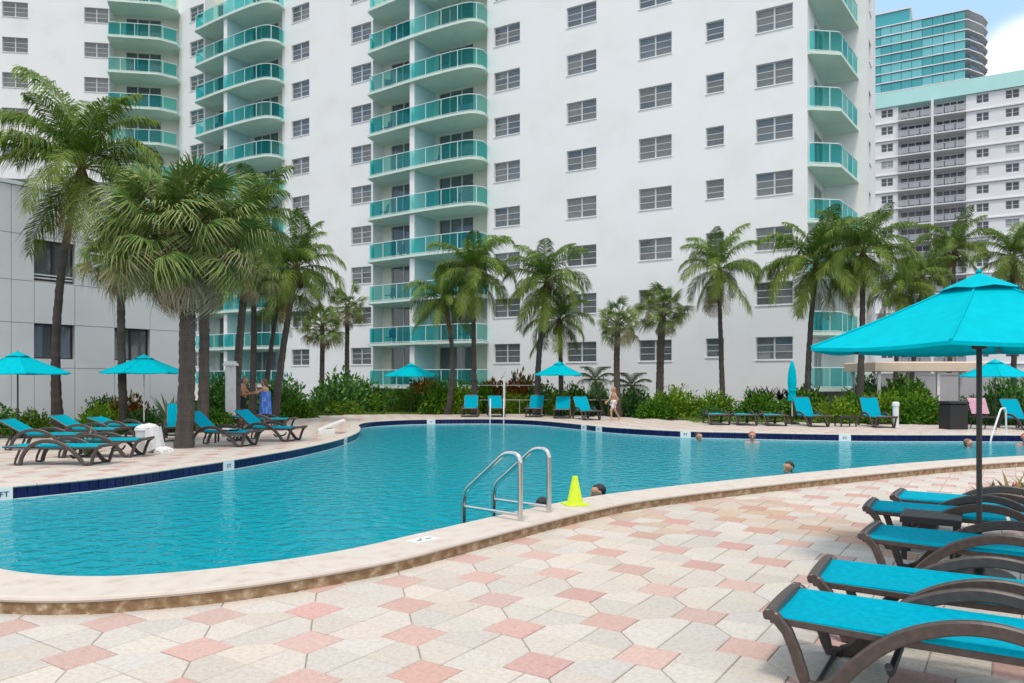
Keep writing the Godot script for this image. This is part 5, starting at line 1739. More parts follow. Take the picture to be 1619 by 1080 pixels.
func make_small_things() -> void:
	table(Vector3(3.98, 0, -7.35), -0.55, 0.46, 0.4, "black slatted side table between two brown-framed loungers")
	table(Vector3(11.75, 0, -27.3), 0.0, 0.55, 0.36, "low table between the two raised loungers by the bollard")
	table(Vector3(-7.6, 0, -20.6), 0.2, 0.5, 0.4, "low dark table between the two raised loungers by the big palm")
	balcony_chairs()
	# pool ladder
	var o := thing("pool_ladder", Vector3(0.09, 0, -8.5), 0.0, "stainless steel pool ladder with two bent handrails", "ladder")
	for e in [Vector3(0, 0, 0), Vector3(0.34, 0, -0.55)]:
		var b := Builder.new()
		rail_loop(b, [e + Vector3(0.0, -0.02, 0), e + Vector3(0, 0.86, 0), e + Vector3(-0.16, 0.87, -0.15), e + Vector3(-0.66, 0.36, -0.63), e + Vector3(-0.67, -0.9, -0.65)], 0.03)
		part("handrail", b.mesh(), M.steel, o)
		var c := Builder.new()
		c.tube(PackedVector3Array([e + Vector3(0, 0.2, 0), e + Vector3(-0.67, 0.19, -0.65)]), 0.02, 8)
		part("crossbar", c.mesh(), M.steel, o)
		var f := Builder.new()
		f.lathe(e, [Vector2(0.055, 0.0), Vector2(0.055, 0.012), Vector2(0.03, 0.03), Vector2(0.026, 0.04)], 12)
		part("flange", f.mesh(), M.steel, o)
	for k in 3:
		var t := Builder.new()
		t.tube(PackedVector3Array([Vector3(-0.67, -0.35 - 0.25 * k, -0.65), Vector3(-0.33, -0.35 - 0.25 * k, -1.2)]), 0.02, 6)
		part("rung", t.mesh(), M.steel, o)
	# cone
	o = thing("warning_cone", Vector3(0.78, 0.133, -9.6), 0.3, "fluorescent yellow cone standing on the pool kerb", "cone")
	var cb := Builder.new()
	cb.lathe(Vector3.ZERO, [Vector2(0.108, 0.018), Vector2(0.1, 0.03), Vector2(0.04, 0.31), Vector2(0.036, 0.345), Vector2(0.028, 0.355), Vector2(0.024, 0.33)], 20)
	part("body", cb.mesh(), M.cone, o)
	var bb := Builder.new()
	bb.bevel_box(Vector3(0, 0.01, 0), Vector3(0.27, 0.02, 0.27), 0.006)
	part("base", bb.mesh(), M.cone, o)
	# far pool ladder
	o = thing("pool_ladder", Vector3(-0.62, 0, -32.5), 0.0, "white pool ladder across the pool in front of the far loungers", "ladder")
	for x in [-0.28, 0.28]:
		var b := Builder.new()
		rail_loop(b, [Vector3(x, 0, 0), Vector3(x, 0.85, 0.1), Vector3(x, 0.8, 0.35), Vector3(x, 0.2, 0.75), Vector3(x, -0.9, 0.8)], 0.024)
		part("handrail", b.mesh(), M.white_metal, o)
	for k in 3:
		var t := Builder.new()
		t.tube(PackedVector3Array([Vector3(-0.28, -0.35 - 0.25 * k, 0.79), Vector3(0.28, -0.35 - 0.25 * k, 0.79)]), 0.02, 6)
		part("rung", t.mesh(), M.white_metal, o)
	# steps handrail on the right
	o = thing("pool_handrail", Vector3(14.35, 0, -23.1), 0.0, "white steel handrail at the pool steps", "handrail")
	var hb := Builder.new()
	rail_loop(hb, [Vector3(-0.45, -0.9, 0.55), Vector3(-0.42, -0.1, 0.55), Vector3(0.1, 0.8, 0.2), Vector3(0.5, 0.8, -0.2), Vector3(0.55, 0.0, -0.25)], 0.026)
	part("pipe", hb.mesh(), M.white_metal, o)
	var hf := Builder.new()
	hf.lathe(Vector3(0.55, 0.0, -0.25), [Vector2(0.06, 0.0), Vector2(0.06, 0.015), Vector2(0.03, 0.03)], 12)
	part("flange", hf.mesh(), M.white_metal, o)
	# lamp column
	o = thing("lamp_column", Vector3(-9.55, 0, -26.3), 0.0, "white square column with a flat cap beside the shirtless man", "column")
	var lc := Builder.new()
	lc.bevel_box(Vector3(0, 1.06, 0), Vector3(0.27, 2.12, 0.27), 0.02)
	part("shaft", lc.mesh(), M.white_metal, o)
	var lp := Builder.new()
	lp.bevel_box(Vector3(0, 2.17, 0), Vector3(0.4, 0.1, 0.4), 0.03); lp.bevel_box(Vector3(0, 2.25, 0), Vector3(0.3, 0.06, 0.3), 0.02)
	part("cap", lp.mesh(), M.white_metal, o)
	# bollard
	o = thing("path_bollard", Vector3(13.25, 0, -26.75), 0.0, "white bollard light at the edge of the bushes", "bollard")
	var bl := Builder.new()
	bl.lathe(Vector3.ZERO, [Vector2(0.13, 0.0), Vector2(0.13, 0.03), Vector2(0.1, 0.04), Vector2(0.1, 0.72), Vector2(0.12, 0.74), Vector2(0.12, 0.84), Vector2(0.08, 0.88), Vector2(0.0, 0.89)], 16)
	part("shaft", bl.mesh(), M.white_metal, o)
	# towel bin: a white tub with towels heaped over its rim
	o = thing("towel_bin", Vector3(-8.35, 0, -17.75), 0.0, "white tub heaped with pale towels beside the thick palm trunk", "bin")
	var tb := Builder.new()
	tb.lathe(Vector3.ZERO, [Vector2(0.0, 0.02), Vector2(0.2, 0.0), Vector2(0.22, 0.02), Vector2(0.26, 0.5), Vector2(0.28, 0.52), Vector2(0.27, 0.55)], 20)
	part("tub", tb.mesh(), M.white_plastic, o)
	part("towels", cloth_heap(0.24, 0.16, 5).mesh(), M.towel, o, Transform3D(Basis(), Vector3(0, 0.5, 0)))
	var dr := Builder.new()
	for i in 12:
		for j in 8:
			var f := func(a: int, c: int) -> Vector3:
				var an := -0.9 + 2.2 * a / 12.0
				var t := c / 8.0
				var rr := 0.29 + 0.05 * t + 0.03 * sin(a * 2.1 + t * 1.5) * t
				return Vector3(cos(an) * rr, 0.58 - 0.5 * t - 0.03 * sin(a * 1.3), sin(an) * rr)
			dr.quad(f.call(i, j), f.call(i + 1, j), f.call(i + 1, j + 1), f.call(i, j + 1))
	part("towel_drape", dr.mesh(), M.towel, o)
	part("fallen_towel", cloth_heap(0.2, 0.14, 6).mesh(), M.towel, o, Transform3D(Basis(), Vector3(0.42, 0.0, 0.1)))
	# towel on the lounger
	var tw := Builder.new()
	var n := 10
	for i in n:
		for j in n:
			var f := func(a: int, c: int) -> Vector3:
				var u := float(a) / n
				var w := float(c) / n
				return Vector3(u * 0.6, 0.03 + 0.012 * sin(u * 9 + w * 3) + 0.01 * sin(w * 11) - (0.2 if c == n else 0.0) * 1.0, (w - 0.5) * 0.64)
			tw.quad(f.call(i, j), f.call(i + 1, j), f.call(i + 1, j + 1), f.call(i, j + 1))
	single("towel", tw.mesh(), M.towel, Vector3(-6.95, 0.385, -19.48), PI - 0.22, "white towel spread over the turquoise lounger right of the palm trunk", "towel")
	# tilted white deck box on the tongue of the terrace
	o = thing("pool_lift", Vector3(-5.65, 0, -23.9), 0.35, "folded white plastic pool lift on the tip of the terrace", "pool lift")
	var pb := Builder.new()
	pb.bevel_box(Vector3(-0.1, 0.07, 0), Vector3(0.5, 0.14, 0.45), 0.03)
	part("base", pb.mesh(), M.white_plastic, o)
	var ps := Builder.new()
	ps.bevel_box(Vector3(0.08, 0.26, 0), Vector3(0.85, 0.07, 0.42), 0.02, Basis(Vector3.BACK, 0.36))
	part("seat", ps.mesh(), M.white_plastic, o)
	# bin and chair on the right
	o = thing("litter_bin", Vector3(14.75, 0, -25.9), 0.1, "black square litter bin at the end of the path", "bin")
	var lb := Builder.new()
	lb.bevel_box(Vector3(0, 0.42, 0), Vector3(0.62, 0.84, 0.6), 0.03)
	part("body", lb.mesh(), M.bin, o)
	var ll := Builder.new()
	ll.bevel_box(Vector3(0, 0.89, 0), Vector3(0.68, 0.09, 0.66), 0.03)
	part("lid", ll.mesh(), M.bin, o)
	o = thing("deck_chair", Vector3(15.75, 0, -25.6), PI / 2, "dark deck chair draped with a pink patterned towel", "chair")
	var dc := Builder.new()
	dc.band(PackedVector3Array([Vector3(0.0, 0.42, 0), Vector3(0.5, 0.38, 0)]), Vector3(0, 0, 1), 0.55, 0.04)
	part("seat", dc.mesh(), M.resin_dark, o)
	dc = Builder.new()
	dc.band(PackedVector3Array([Vector3(0.48, 0.38, 0), Vector3(0.72, 0.98, 0)]), Vector3(0, 0, 1), 0.55, 0.04)
	part("backrest", dc.mesh(), M.resin_dark, o)
	for q in [[0.05, 0.24], [0.05, -0.24], [0.5, 0.24], [0.5, -0.24]]:
		dc = Builder.new()
		dc.tube(PackedVector3Array([Vector3(q[0], 0.4, q[1]), Vector3(q[0] + (0.1 if q[0] > 0.2 else -0.05), 0, q[1])]), 0.022, 6)
		part("leg", dc.mesh(), M.resin_dark, o)
	var pt := Builder.new()
	var drape := [Vector3(0.44, 0.5, 0), Vector3(0.66, 0.95, 0), Vector3(0.71, 1.02, 0), Vector3(0.78, 1.0, 0), Vector3(0.78, 0.6, 0)]
	pt.band(PackedVector3Array(drape), Vector3(0, 0, 1), 0.6, 0.025)
	var pto := single("towel", pt.mesh(), M.towel_pink, Vector3(15.75, 0.0, -25.6), PI / 2, "pink and lilac patterned towel over the deck chair", "towel")
	pto.position.y += 0.0
	# white railing and shower post across the pool
	o = thing("garden_railing", Vector3(0, 0, -37.0), 0.0, "thin white railing with a tall post behind the far loungers", "railing")
	for r in [[-2.2, 1.3, 1.36], [-1.7, 4.6, 0.66]]:
		var b := Builder.new()
		b.tube(PackedVector3Array([Vector3(r[0], r[2], 0), Vector3(r[1], r[2], 0)]), 0.014, 6)
		part("bar", b.mesh(), M.white_metal, o)
	for p in [[-2.2, 1.36], [1.3, 1.36], [-1.7, 0.66], [0.36, 0.66], [2.5, 0.66], [4.6, 0.66]]:
		var b := Builder.new()
		b.tube(PackedVector3Array([Vector3(p[0], -0.05, 0), Vector3(p[0], p[1], 0)]), 0.016, 6)
		part("post", b.mesh(), M.white_metal, o)
	o = thing("shower_post", Vector3(-0.36, 0, -35.6), 0.0, "white shower post with a short arm behind the far pool ladder", "shower")
	var sp := Builder.new()
	sp.tube(PackedVector3Array([Vector3(0, 0, 0), Vector3(0, 1.65, 0)]), 0.055, 10)
	part("post", sp.mesh(), M.white_metal, o)
	sp = Builder.new()
	sp.tube(PackedVector3Array([Vector3(0, 1.6, 0), Vector3(-0.22, 1.66, 0.05)]), 0.025, 8)
	part("arm", sp.mesh(), M.white_metal, o)

func balcony_chairs() -> void:
	# chairs seen through the balcony glass: seat, back and legs
	var t := Transform3D(Basis(Vector3.UP, -0.5386), Vector3(-26.92, 0, -62.63))
	var seat := Builder.new()
	seat.bevel_box(Vector3(0, 0.42, 0), Vector3(0.52, 0.05, 0.52), 0.01)
	var back := Builder.new()
	back.bevel_box(Vector3(0, 0.7, -0.24), Vector3(0.52, 0.52, 0.04), 0.01, Basis(Vector3.RIGHT, -0.15))
	var leg := Builder.new()
	leg.box(Vector3(0, 0.2, 0), Vector3(0.035, 0.4, 0.035))
	var meshes := [seat.mesh(), back.mesh(), leg.mesh()]
	for q in [[22.2, 7], [26.6, 7], [27.8, 8], [22.0, 6], [28.3, 6], [26.2, 5], [27.6, 4], [21.9, 4], [23.3, 3], [22.3, 2], [26.4, 2], [28.2, 1], [22.4, 1], [9.3, 8], [10.6, 8], [9.6, 6], [10.4, 9], [5.2, 7], [5.4, 9]]:
		var p := t * Vector3(q[0], FLOOR0 + STOREY * q[1], 0.35 + 0.2 * RNG.randf())
		var o := thing("balcony_chair", p, -0.5386 + RNG.randf_range(-0.8, 0.8), "dark blue chair standing behind the teal glass of a bow balcony", "chair", "chairs on the bow balconies")
		part("seat", meshes[0], M.tower_dark, o)
		part("backrest", meshes[1], M.tower_dark, o)
		for s in [[-0.23, -0.23], [0.23, -0.23], [-0.23, 0.23], [0.23, 0.23]]:
			part("leg", meshes[2], M.white_metal, o, Transform3D(Basis(), Vector3(s[0], 0, s[1])))

func cloth_heap(r: float, h: float, seed_: int) -> Builder:
	var f := FastNoiseLite.new()
	f.seed = seed_
	f.frequency = 1.2
	var b := Builder.new()
	var n := 24
	var m := 10
	var p := func(i: int, j: int) -> Vector3:
		var a := TAU * i / n
		var t := float(j) / m
		var rr := r * sin(minf(t * 1.25, 1.0) * PI / 2) * (1.0 + 0.22 * f.get_noise_2d(cos(a) * 2.0 + t, sin(a) * 2.0) + 0.07 * sin(a * 7 + t * 3))
		return Vector3(cos(a) * rr, h * cos(t * PI / 2) * (1.0 + 0.2 * f.get_noise_2d(cos(a) * 1.5 + 5, sin(a) * 1.5)), sin(a) * rr)
	for i in n:
		for j in m:
			b.quad(p.call(i, j), p.call(i + 1, j), p.call(i + 1, j + 1), p.call(i, j + 1))
	return b

# ---- people: tapered bones joined with a smooth minimum and meshed as surface nets
func flesh(bones: Array, cell: float, blend: float, out: Builder) -> void:
	# bones: [a, b, radius at a, radius at b]
	var lo := Vector3.ONE * 1e9
	var hi := -lo
	for e in bones:
		var r: float = maxf(e[2], e[3]) + blend
		lo = lo.min(e[0] - Vector3.ONE * r).min(e[1] - Vector3.ONE * r)
		hi = hi.max(e[0] + Vector3.ONE * r).max(e[1] + Vector3.ONE * r)
	lo -= Vector3.ONE * cell * 2
	var nx := int((hi.x - lo.x) / cell) + 3
	var ny := int((hi.y - lo.y) / cell) + 3
	var nz := int((hi.z - lo.z) / cell) + 3
	var f := PackedFloat32Array()
	f.resize(nx * ny * nz)
	f.fill(1.0)
	for e in bones:
		var a: Vector3 = e[0]
		var ab: Vector3 = e[1] - a
		var l2 := maxf(ab.length_squared(), 1e-9)
		var r: float = maxf(e[2], e[3]) + blend * 1.5 + cell * 2
		var p0 := ((a.min(e[1]) - Vector3.ONE * r - lo) / cell).floor()
		var p1 := ((a.max(e[1]) + Vector3.ONE * r - lo) / cell).ceil()
		for z in range(maxi(0, int(p0.z)), mini(nz, int(p1.z) + 1)):
			for y in range(maxi(0, int(p0.y)), mini(ny, int(p1.y) + 1)):
				var at := (z * ny + y) * nx
				for x in range(maxi(0, int(p0.x)), mini(nx, int(p1.x) + 1)):
					var p := lo + Vector3(x, y, z) * cell - a
					var t := clampf(p.dot(ab) / l2, 0.0, 1.0)
					var d := (p - ab * t).length() - lerpf(e[2], e[3], t)
					var g := f[at + x]
					var h := maxf(blend - absf(g - d), 0.0) / blend
					f[at + x] = minf(g, d) - h * h * blend * 0.25
	var id := {}
	var vs := PackedVector3Array()
	var ns := PackedVector3Array()
	var off := [0, 1, nx, nx + 1, nx * ny, nx * ny + 1, nx * ny + nx, nx * ny + nx + 1]
	var ed := [[0, 1], [2, 3], [4, 5], [6, 7], [0, 2], [1, 3], [4, 6], [5, 7], [0, 4], [1, 5], [2, 6], [3, 7]]
	for z in nz - 1:
		for y in ny - 1:
			for x in nx - 1:
				var at := (z * ny + y) * nx + x
				var inside := 0
				for k in 8:
					if f[at + off[k]] < 0.0: inside += 1
				if inside == 0 or inside == 8: continue
				var s := Vector3.ZERO
				var c := 0
				for e in ed:
					var u := f[at + off[e[0]]]
					var w := f[at + off[e[1]]]
					if (u < 0.0) == (w < 0.0): continue
					var t := u / (u - w)
					var p := Vector3(e[0] & 1, (e[0] >> 1) & 1, e[0] >> 2)
					var q := Vector3(e[1] & 1, (e[1] >> 1) & 1, e[1] >> 2)
					s += p.lerp(q, t)
					c += 1
				id[at] = vs.size()
				vs.push_back(lo + (Vector3(x, y, z) + s / c) * cell)
				ns.push_back(Vector3(f[at + 1] - f[at] + f[at + off[7]] - f[at + off[6]], f[at + nx] - f[at] + f[at + off[7]] - f[at + off[5]], f[at + off[4]] - f[at] + f[at + off[7]] - f[at + off[3]]).normalized())
	for at in id:
		for ax in [[1, nx, nx * ny], [nx, nx * ny, 1], [nx * ny, 1, nx]]:
			var u := f[at]
			var w := f[at + ax[0]]
			if (u < 0.0) == (w < 0.0): continue
			var q := [at, at - ax[1], at - ax[1] - ax[2], at - ax[2]]
			if not (id.has(q[1]) and id.has(q[2]) and id.has(q[3])): continue
			if u > 0.0: q.reverse()
			var i0: int = id[q[0]]
			var i1: int = id[q[1]]
			var i2: int = id[q[2]]
			var i3: int = id[q[3]]
			out.trin(vs[i0], vs[i2], vs[i1], ns[i0], ns[i2], ns[i1])
			out.trin(vs[i0], vs[i3], vs[i2], ns[i0], ns[i3], ns[i2])

func head_bones(c: Vector3, face: Vector3, k := 1.0) -> Array:
	# c: centre of the head; face: where it looks
	var side := face.cross(Vector3.UP).normalized()
	var up := side.cross(face).normalized()
	var p := func(f: float, u: float, s: float) -> Vector3: return c + (face * f + up * u + side * s) * k
	return [
		[p.call(-0.03, 0.04, 0), p.call(0.03, 0.04, 0), 0.085 * k, 0.078 * k], [p.call(0.02, -0.03, 0), p.call(0.045, -0.085, 0), 0.062 * k, 0.03 * k],
		[p.call(0.085, 0.015, 0), p.call(0.112, -0.025, 0), 0.012 * k, 0.017 * k], [p.call(0.075, -0.06, -0.018), p.call(0.075, -0.06, 0.018), 0.014 * k, 0.014 * k],
		[p.call(-0.01, 0.03, 0.088), p.call(-0.015, -0.015, 0.088), 0.017 * k, 0.012 * k], [p.call(-0.01, 0.03, -0.088), p.call(-0.015, -0.015, -0.088), 0.017 * k, 0.012 * k],
		[p.call(0.07, 0.045, 0.03), p.call(0.07, 0.045, -0.03), 0.02 * k, 0.02 * k]]

func add_eyes(parent: Node, c: Vector3, face: Vector3, k := 1.0) -> void:
	var side := face.cross(Vector3.UP).normalized()
	var b := Builder.new()
	b.col = Color(0.02, 0.015, 0.012)
	for s in [-1.0, 1.0]:
		b.lathe(c + (face * 0.083 + side * 0.033 * s + Vector3.UP * 0.012) * k, [Vector2(0, -0.008 * k), Vector2(0.009 * k, 0), Vector2(0, 0.008 * k)], 8)
	part("eyes", b.mesh(), M.hair, parent)

func hand_bones(wrist: Vector3, dir: Vector3, side: Vector3) -> Array:
	# a palm, four unequal curled fingers and a thumb from the side of the palm
	var palm := wrist + dir * 0.075
	var curl := side.cross(dir).normalized()
	var out := [[wrist, palm + side * 0.014, 0.027, 0.024], [wrist, palm - side * 0.014, 0.025, 0.023]]
	for i in 4:
		var s := side * (0.030 - 0.020 * i)
		var l: float = [0.062, 0.07, 0.066, 0.052][i]
		var a := palm + s
		var m := a + dir * l * 0.6 + curl * 0.012
		out.append([a, m, 0.0095, 0.009])
		out.append([m, m + dir * l * 0.35 + curl * l * 0.45, 0.009, 0.0075])
	var t := wrist + dir * 0.02 + side * 0.024
	out.append([t, t + dir * 0.04 + side * 0.03, 0.013, 0.0105])
	out.append([t + dir * 0.04 + side * 0.03, t + dir * 0.075 + side * 0.032 + curl * 0.015, 0.0105, 0.009])
	return out

func make_people() -> void:
	var X := Vector3.RIGHT
	# shirtless man, turned towards the woman on his right (+x)
	var o := thing("person", Vector3(-9.62, 0, -27.6), 0.0, "person in dark swim shorts with bare back facing the one in blue", "person")
	var b := Builder.new()
	b.col = Color(0.42, 0.20, 0.12)
	var hd := Vector3(0.1, 1.585, 0)
	var bones := [
		[Vector3(-0.02, 0.95, -0.07), Vector3(-0.02, 0.95, 0.07), 0.13, 0.13], [Vector3(0, 1.08, -0.03), Vector3(0, 1.08, 0.03), 0.135, 0.135], [Vector3(0.0, 1.28, -0.09), Vector3(0.0, 1.28, 0.09), 0.135, 0.135],
		[Vector3(0.02, 1.38, -0.14), Vector3(0.02, 1.38, 0.14), 0.08, 0.08], [Vector3(0.03, 1.4, 0), Vector3(0.08, 1.52, 0), 0.065, 0.055],
		[Vector3(0, 0.92, 0.1), Vector3(0.04, 0.5, 0.11), 0.095, 0.06], [Vector3(0.04, 0.5, 0.11), Vector3(0.0, 0.08, 0.11), 0.062, 0.038], [Vector3(0.0, 0.05, 0.11), Vector3(0.16, 0.03, 0.13), 0.04, 0.03],
		[Vector3(0, 0.92, -0.1), Vector3(-0.03, 0.5, -0.11), 0.095, 0.06], [Vector3(-0.03, 0.5, -0.11), Vector3(-0.1, 0.08, -0.11), 0.062, 0.038], [Vector3(-0.1, 0.05, -0.11), Vector3(0.06, 0.03, -0.13), 0.04, 0.03],
		[Vector3(0.02, 1.37, 0.2), Vector3(0.16, 1.12, 0.25), 0.052, 0.042], [Vector3(0.16, 1.12, 0.25), Vector3(0.4, 1.16, 0.16), 0.041, 0.03],
		[Vector3(0.02, 1.37, -0.2), Vector3(0.18, 1.13, -0.24), 0.052, 0.042], [Vector3(0.18, 1.13, -0.24), Vector3(0.42, 1.2, -0.14), 0.041, 0.03]]
	flesh(bones, 0.02, 0.05, b)
	flesh(head_bones(hd, X), 0.009, 0.03, b)
	flesh(hand_bones(Vector3(0.4, 1.16, 0.16), Vector3(0.95, 0.1, -0.3).normalized(), Vector3(0, 1, 0)), 0.006, 0.012, b)
	flesh(hand_bones(Vector3(0.42, 1.2, -0.14), Vector3(0.95, 0.1, 0.3).normalized(), Vector3(0, 1, 0)), 0.006, 0.012, b)
	part("body", b.mesh(), M.skin, o)
	add_eyes(o, hd, X)
	b = Builder.new()
	b.col = Color(0.015, 0.015, 0.022)
	flesh([[Vector3(-0.02, 0.98, -0.07), Vector3(-0.02, 0.98, 0.07), 0.145, 0.145], [Vector3(0, 0.9, 0.1), Vector3(0.035, 0.55, 0.115), 0.115, 0.11], [Vector3(0, 0.9, -0.1), Vector3(-0.025, 0.55, -0.115), 0.115, 0.11]], 0.02, 0.04, b)
	part("shorts", b.mesh(), M.cloth, o)
	b = Builder.new()
	b.col = Color(0.16, 0.14, 0.12)
	flesh([[hd + Vector3(-0.045, 0.065, -0.02), hd + Vector3(-0.045, 0.065, 0.02), 0.078, 0.078], [hd + Vector3(-0.02, 0.09, 0), hd + Vector3(0.03, 0.1, 0), 0.06, 0.04], [hd + Vector3(-0.07, 0, 0), hd + Vector3(-0.06, -0.03, 0), 0.055, 0.045]], 0.012, 0.03, b)
	part("hair", b.mesh(), M.hair, o)
	# woman in a blue wrap, arms raised, turned to -x
	o = thing("person", Vector3(-8.6, 0, -27.0), 0.0, "person in a blue patterned wrap raising both hands to the face", "person")
	b = Builder.new()
	b.col = Color(0.50, 0.28, 0.19)
	hd = Vector3(-0.05, 1.53, 0)
	bones = [
		[Vector3(0, 0.92, -0.08), Vector3(0, 0.92, 0.08), 0.135, 0.135], [Vector3(0, 1.06, -0.03), Vector3(0, 1.06, 0.03), 0.115, 0.115], [Vector3(-0.01, 1.24, -0.07), Vector3(-0.01, 1.24, 0.07), 0.12, 0.12],
		[Vector3(0.0, 1.34, -0.12), Vector3(0.0, 1.34, 0.12), 0.07, 0.07], [Vector3(0.0, 1.36, 0), Vector3(-0.03, 1.46, 0), 0.055, 0.05],
		[Vector3(0, 0.88, 0.09), Vector3(-0.03, 0.47, 0.09), 0.095, 0.058], [Vector3(-0.03, 0.47, 0.09), Vector3(0.02, 0.08, 0.09), 0.058, 0.035], [Vector3(0.02, 0.05, 0.09), Vector3(-0.13, 0.03, 0.1), 0.038, 0.028],
		[Vector3(0, 0.88, -0.09), Vector3(0.02, 0.47, -0.09), 0.095, 0.058], [Vector3(0.02, 0.47, -0.09), Vector3(0.06, 0.08, -0.09), 0.058, 0.035], [Vector3(0.06, 0.05, -0.09), Vector3(-0.09, 0.03, -0.1), 0.038, 0.028],
		[Vector3(0, 1.33, 0.17), Vector3(-0.22, 1.2, 0.2), 0.045, 0.037], [Vector3(-0.22, 1.2, 0.2), Vector3(-0.3, 1.4, 0.08), 0.036, 0.027],
		[Vector3(0, 1.33, -0.17), Vector3(-0.24, 1.22, -0.2), 0.045, 0.037], [Vector3(-0.24, 1.22, -0.2), Vector3(-0.32, 1.42, -0.06), 0.036, 0.027]]
	flesh(bones, 0.02, 0.05, b)
	flesh(head_bones(hd, -X, 0.95), 0.009, 0.03, b)
	flesh(hand_bones(Vector3(-0.3, 1.4, 0.08), Vector3(0.1, 1, -0.3).normalized(), Vector3(0, 0.3, 1).normalized()), 0.006, 0.012, b)
	flesh(hand_bones(Vector3(-0.32, 1.42, -0.06), Vector3(0.1, 1, 0.3).normalized(), Vector3(0, 0.3, -1).normalized()), 0.006, 0.012, b)
	part("body", b.mesh(), M.skin, o)
	add_eyes(o, hd, -X, 0.95)
	b = Builder.new()
	var n := 28
	var prof := [[0.19, 1.24], [0.185, 1.05], [0.2, 0.9], [0.21, 0.7], [0.23, 0.5], [0.25, 0.4]]
	for i in prof.size() - 1:
		for k in n:
			var f := func(m: int, q: Array) -> Vector3:
				var a := TAU * m / n
				var fold := 1.0 + 0.05 * sin(a * 6 + q[1] * 3)
				return Vector3(cos(a) * q[0] * 0.92 * fold, q[1], sin(a) * q[0] * 1.12 * fold)
			var spot := sin(k * 1.7 + i * 2.3) * cos(k * 0.9 - i * 1.1)
			b.col = Color(0.05, 0.16, 0.55) if spot < 0.35 else Color(0.16, 0.28, 0.70)
			b.quad(f.call(k, prof[i]), f.call(k + 1, prof[i]), f.call(k + 1, prof[i + 1]), f.call(k, prof[i + 1]))
	part("wrap", b.mesh(), M.cloth, o)
	b = Builder.new()
	b.col = Color(0.13, 0.07, 0.035)
	flesh([[hd + Vector3(0.04, 0.06, -0.02), hd + Vector3(0.04, 0.06, 0.02), 0.082, 0.082], [hd + Vector3(0.02, 0.09, 0), hd + Vector3(-0.03, 0.1, 0), 0.06, 0.04], [hd + Vector3(0.07, 0, 0), hd + Vector3(0.08, -0.2, 0), 0.065, 0.04]], 0.012, 0.03, b)
	part("hair", b.mesh(), M.hair, o)
	# child walking towards the loungers
	o = thing("person", Vector3(4.12, 0, -31.3), 0.3, "person with long fair hair and white shorts walking by the palm", "person")
	b = Builder.new()
	b.col = Color(0.48, 0.27, 0.17)
	hd = Vector3(-0.03, 1.22, 0)
	bones = [
		[Vector3(0, 0.72, -0.05), Vector3(0, 0.72, 0.05), 0.095, 0.095], [Vector3(0, 0.85, -0.02), Vector3(0, 0.85, 0.02), 0.09, 0.09], [Vector3(0, 0.98, -0.06), Vector3(0, 0.98, 0.06), 0.09, 0.09], [Vector3(0, 1.05, -0.1), Vector3(0, 1.05, 0.1), 0.05, 0.05], [Vector3(0, 1.06, 0), Vector3(-0.02, 1.15, 0), 0.042, 0.038],
		[Vector3(0, 0.7, 0.06), Vector3(-0.16, 0.4, 0.07), 0.07, 0.045], [Vector3(-0.16, 0.4, 0.07), Vector3(-0.14, 0.06, 0.07), 0.045, 0.028], [Vector3(-0.14, 0.04, 0.07), Vector3(-0.26, 0.025, 0.08), 0.03, 0.022],
		[Vector3(0, 0.7, -0.06), Vector3(0.08, 0.39, -0.07), 0.07, 0.045], [Vector3(0.08, 0.39, -0.07), Vector3(0.28, 0.1, -0.07), 0.045, 0.028], [Vector3(0.28, 0.08, -0.07), Vector3(0.2, 0.02, -0.07), 0.03, 0.022],
		[Vector3(0, 1.04, 0.14), Vector3(0.09, 0.86, 0.17), 0.036, 0.03], [Vector3(0.09, 0.86, 0.17), Vector3(-0.02, 0.7, 0.18), 0.029, 0.021], [Vector3(0, 1.04, -0.14), Vector3(-0.09, 0.86, -0.17), 0.036, 0.03], [Vector3(-0.09, 0.86, -0.17), Vector3(-0.22, 0.76, -0.16), 0.029, 0.021]]
	flesh(bones, 0.018, 0.04, b)
	flesh(head_bones(hd, -X, 0.86), 0.009, 0.03, b)
	flesh(hand_bones(Vector3(-0.02, 0.7, 0.18), Vector3(-0.3, -1, 0).normalized(), Vector3(-1, 0.3, 0).normalized()), 0.006, 0.012, b)
	flesh(hand_bones(Vector3(-0.22, 0.76, -0.16), Vector3(-0.7, -0.7, 0).normalized(), Vector3(-0.7, 0.7, 0).normalized()), 0.006, 0.012, b)
	part("body", b.mesh(), M.skin, o)
	add_eyes(o, hd, -X, 0.86)
	b = Builder.new()
	b.col = Color(0.62, 0.66, 0.66)
	flesh([[Vector3(0, 0.74, -0.05), Vector3(0, 0.74, 0.05), 0.108, 0.108], [Vector3(0, 0.69, 0.06), Vector3(-0.08, 0.54, 0.065), 0.085, 0.075], [Vector3(0, 0.69, -0.06), Vector3(0.045, 0.54, -0.065), 0.085, 0.075]], 0.018, 0.03, b)
	part("shorts", b.mesh(), M.cloth, o)
	b = Builder.new()
	b.col = Color(0.34, 0.22, 0.09)
	flesh([[hd + Vector3(0.03, 0.05, -0.02), hd + Vector3(0.03, 0.05, 0.02), 0.075, 0.075], [hd + Vector3(0.02, 0.08, 0), hd + Vector3(-0.03, 0.085, 0), 0.05, 0.035], [hd + Vector3(0.06, 0, 0), hd + Vector3(0.085, -0.26, 0), 0.06, 0.04]], 0.012, 0.03, b)
	part("hair", b.mesh(), M.hair, o)
	# swimmers: head and shoulders above the water, the body below it
	swimmer(Vector3(0.42, -0.2, -11.0), Vector3(-0.3, 0, -0.95), 0.03, Color(0.38, 0.2, 0.12), Color(0.008, 0.007, 0.007), "", "swimmer with black hair seen from behind at the ladder")
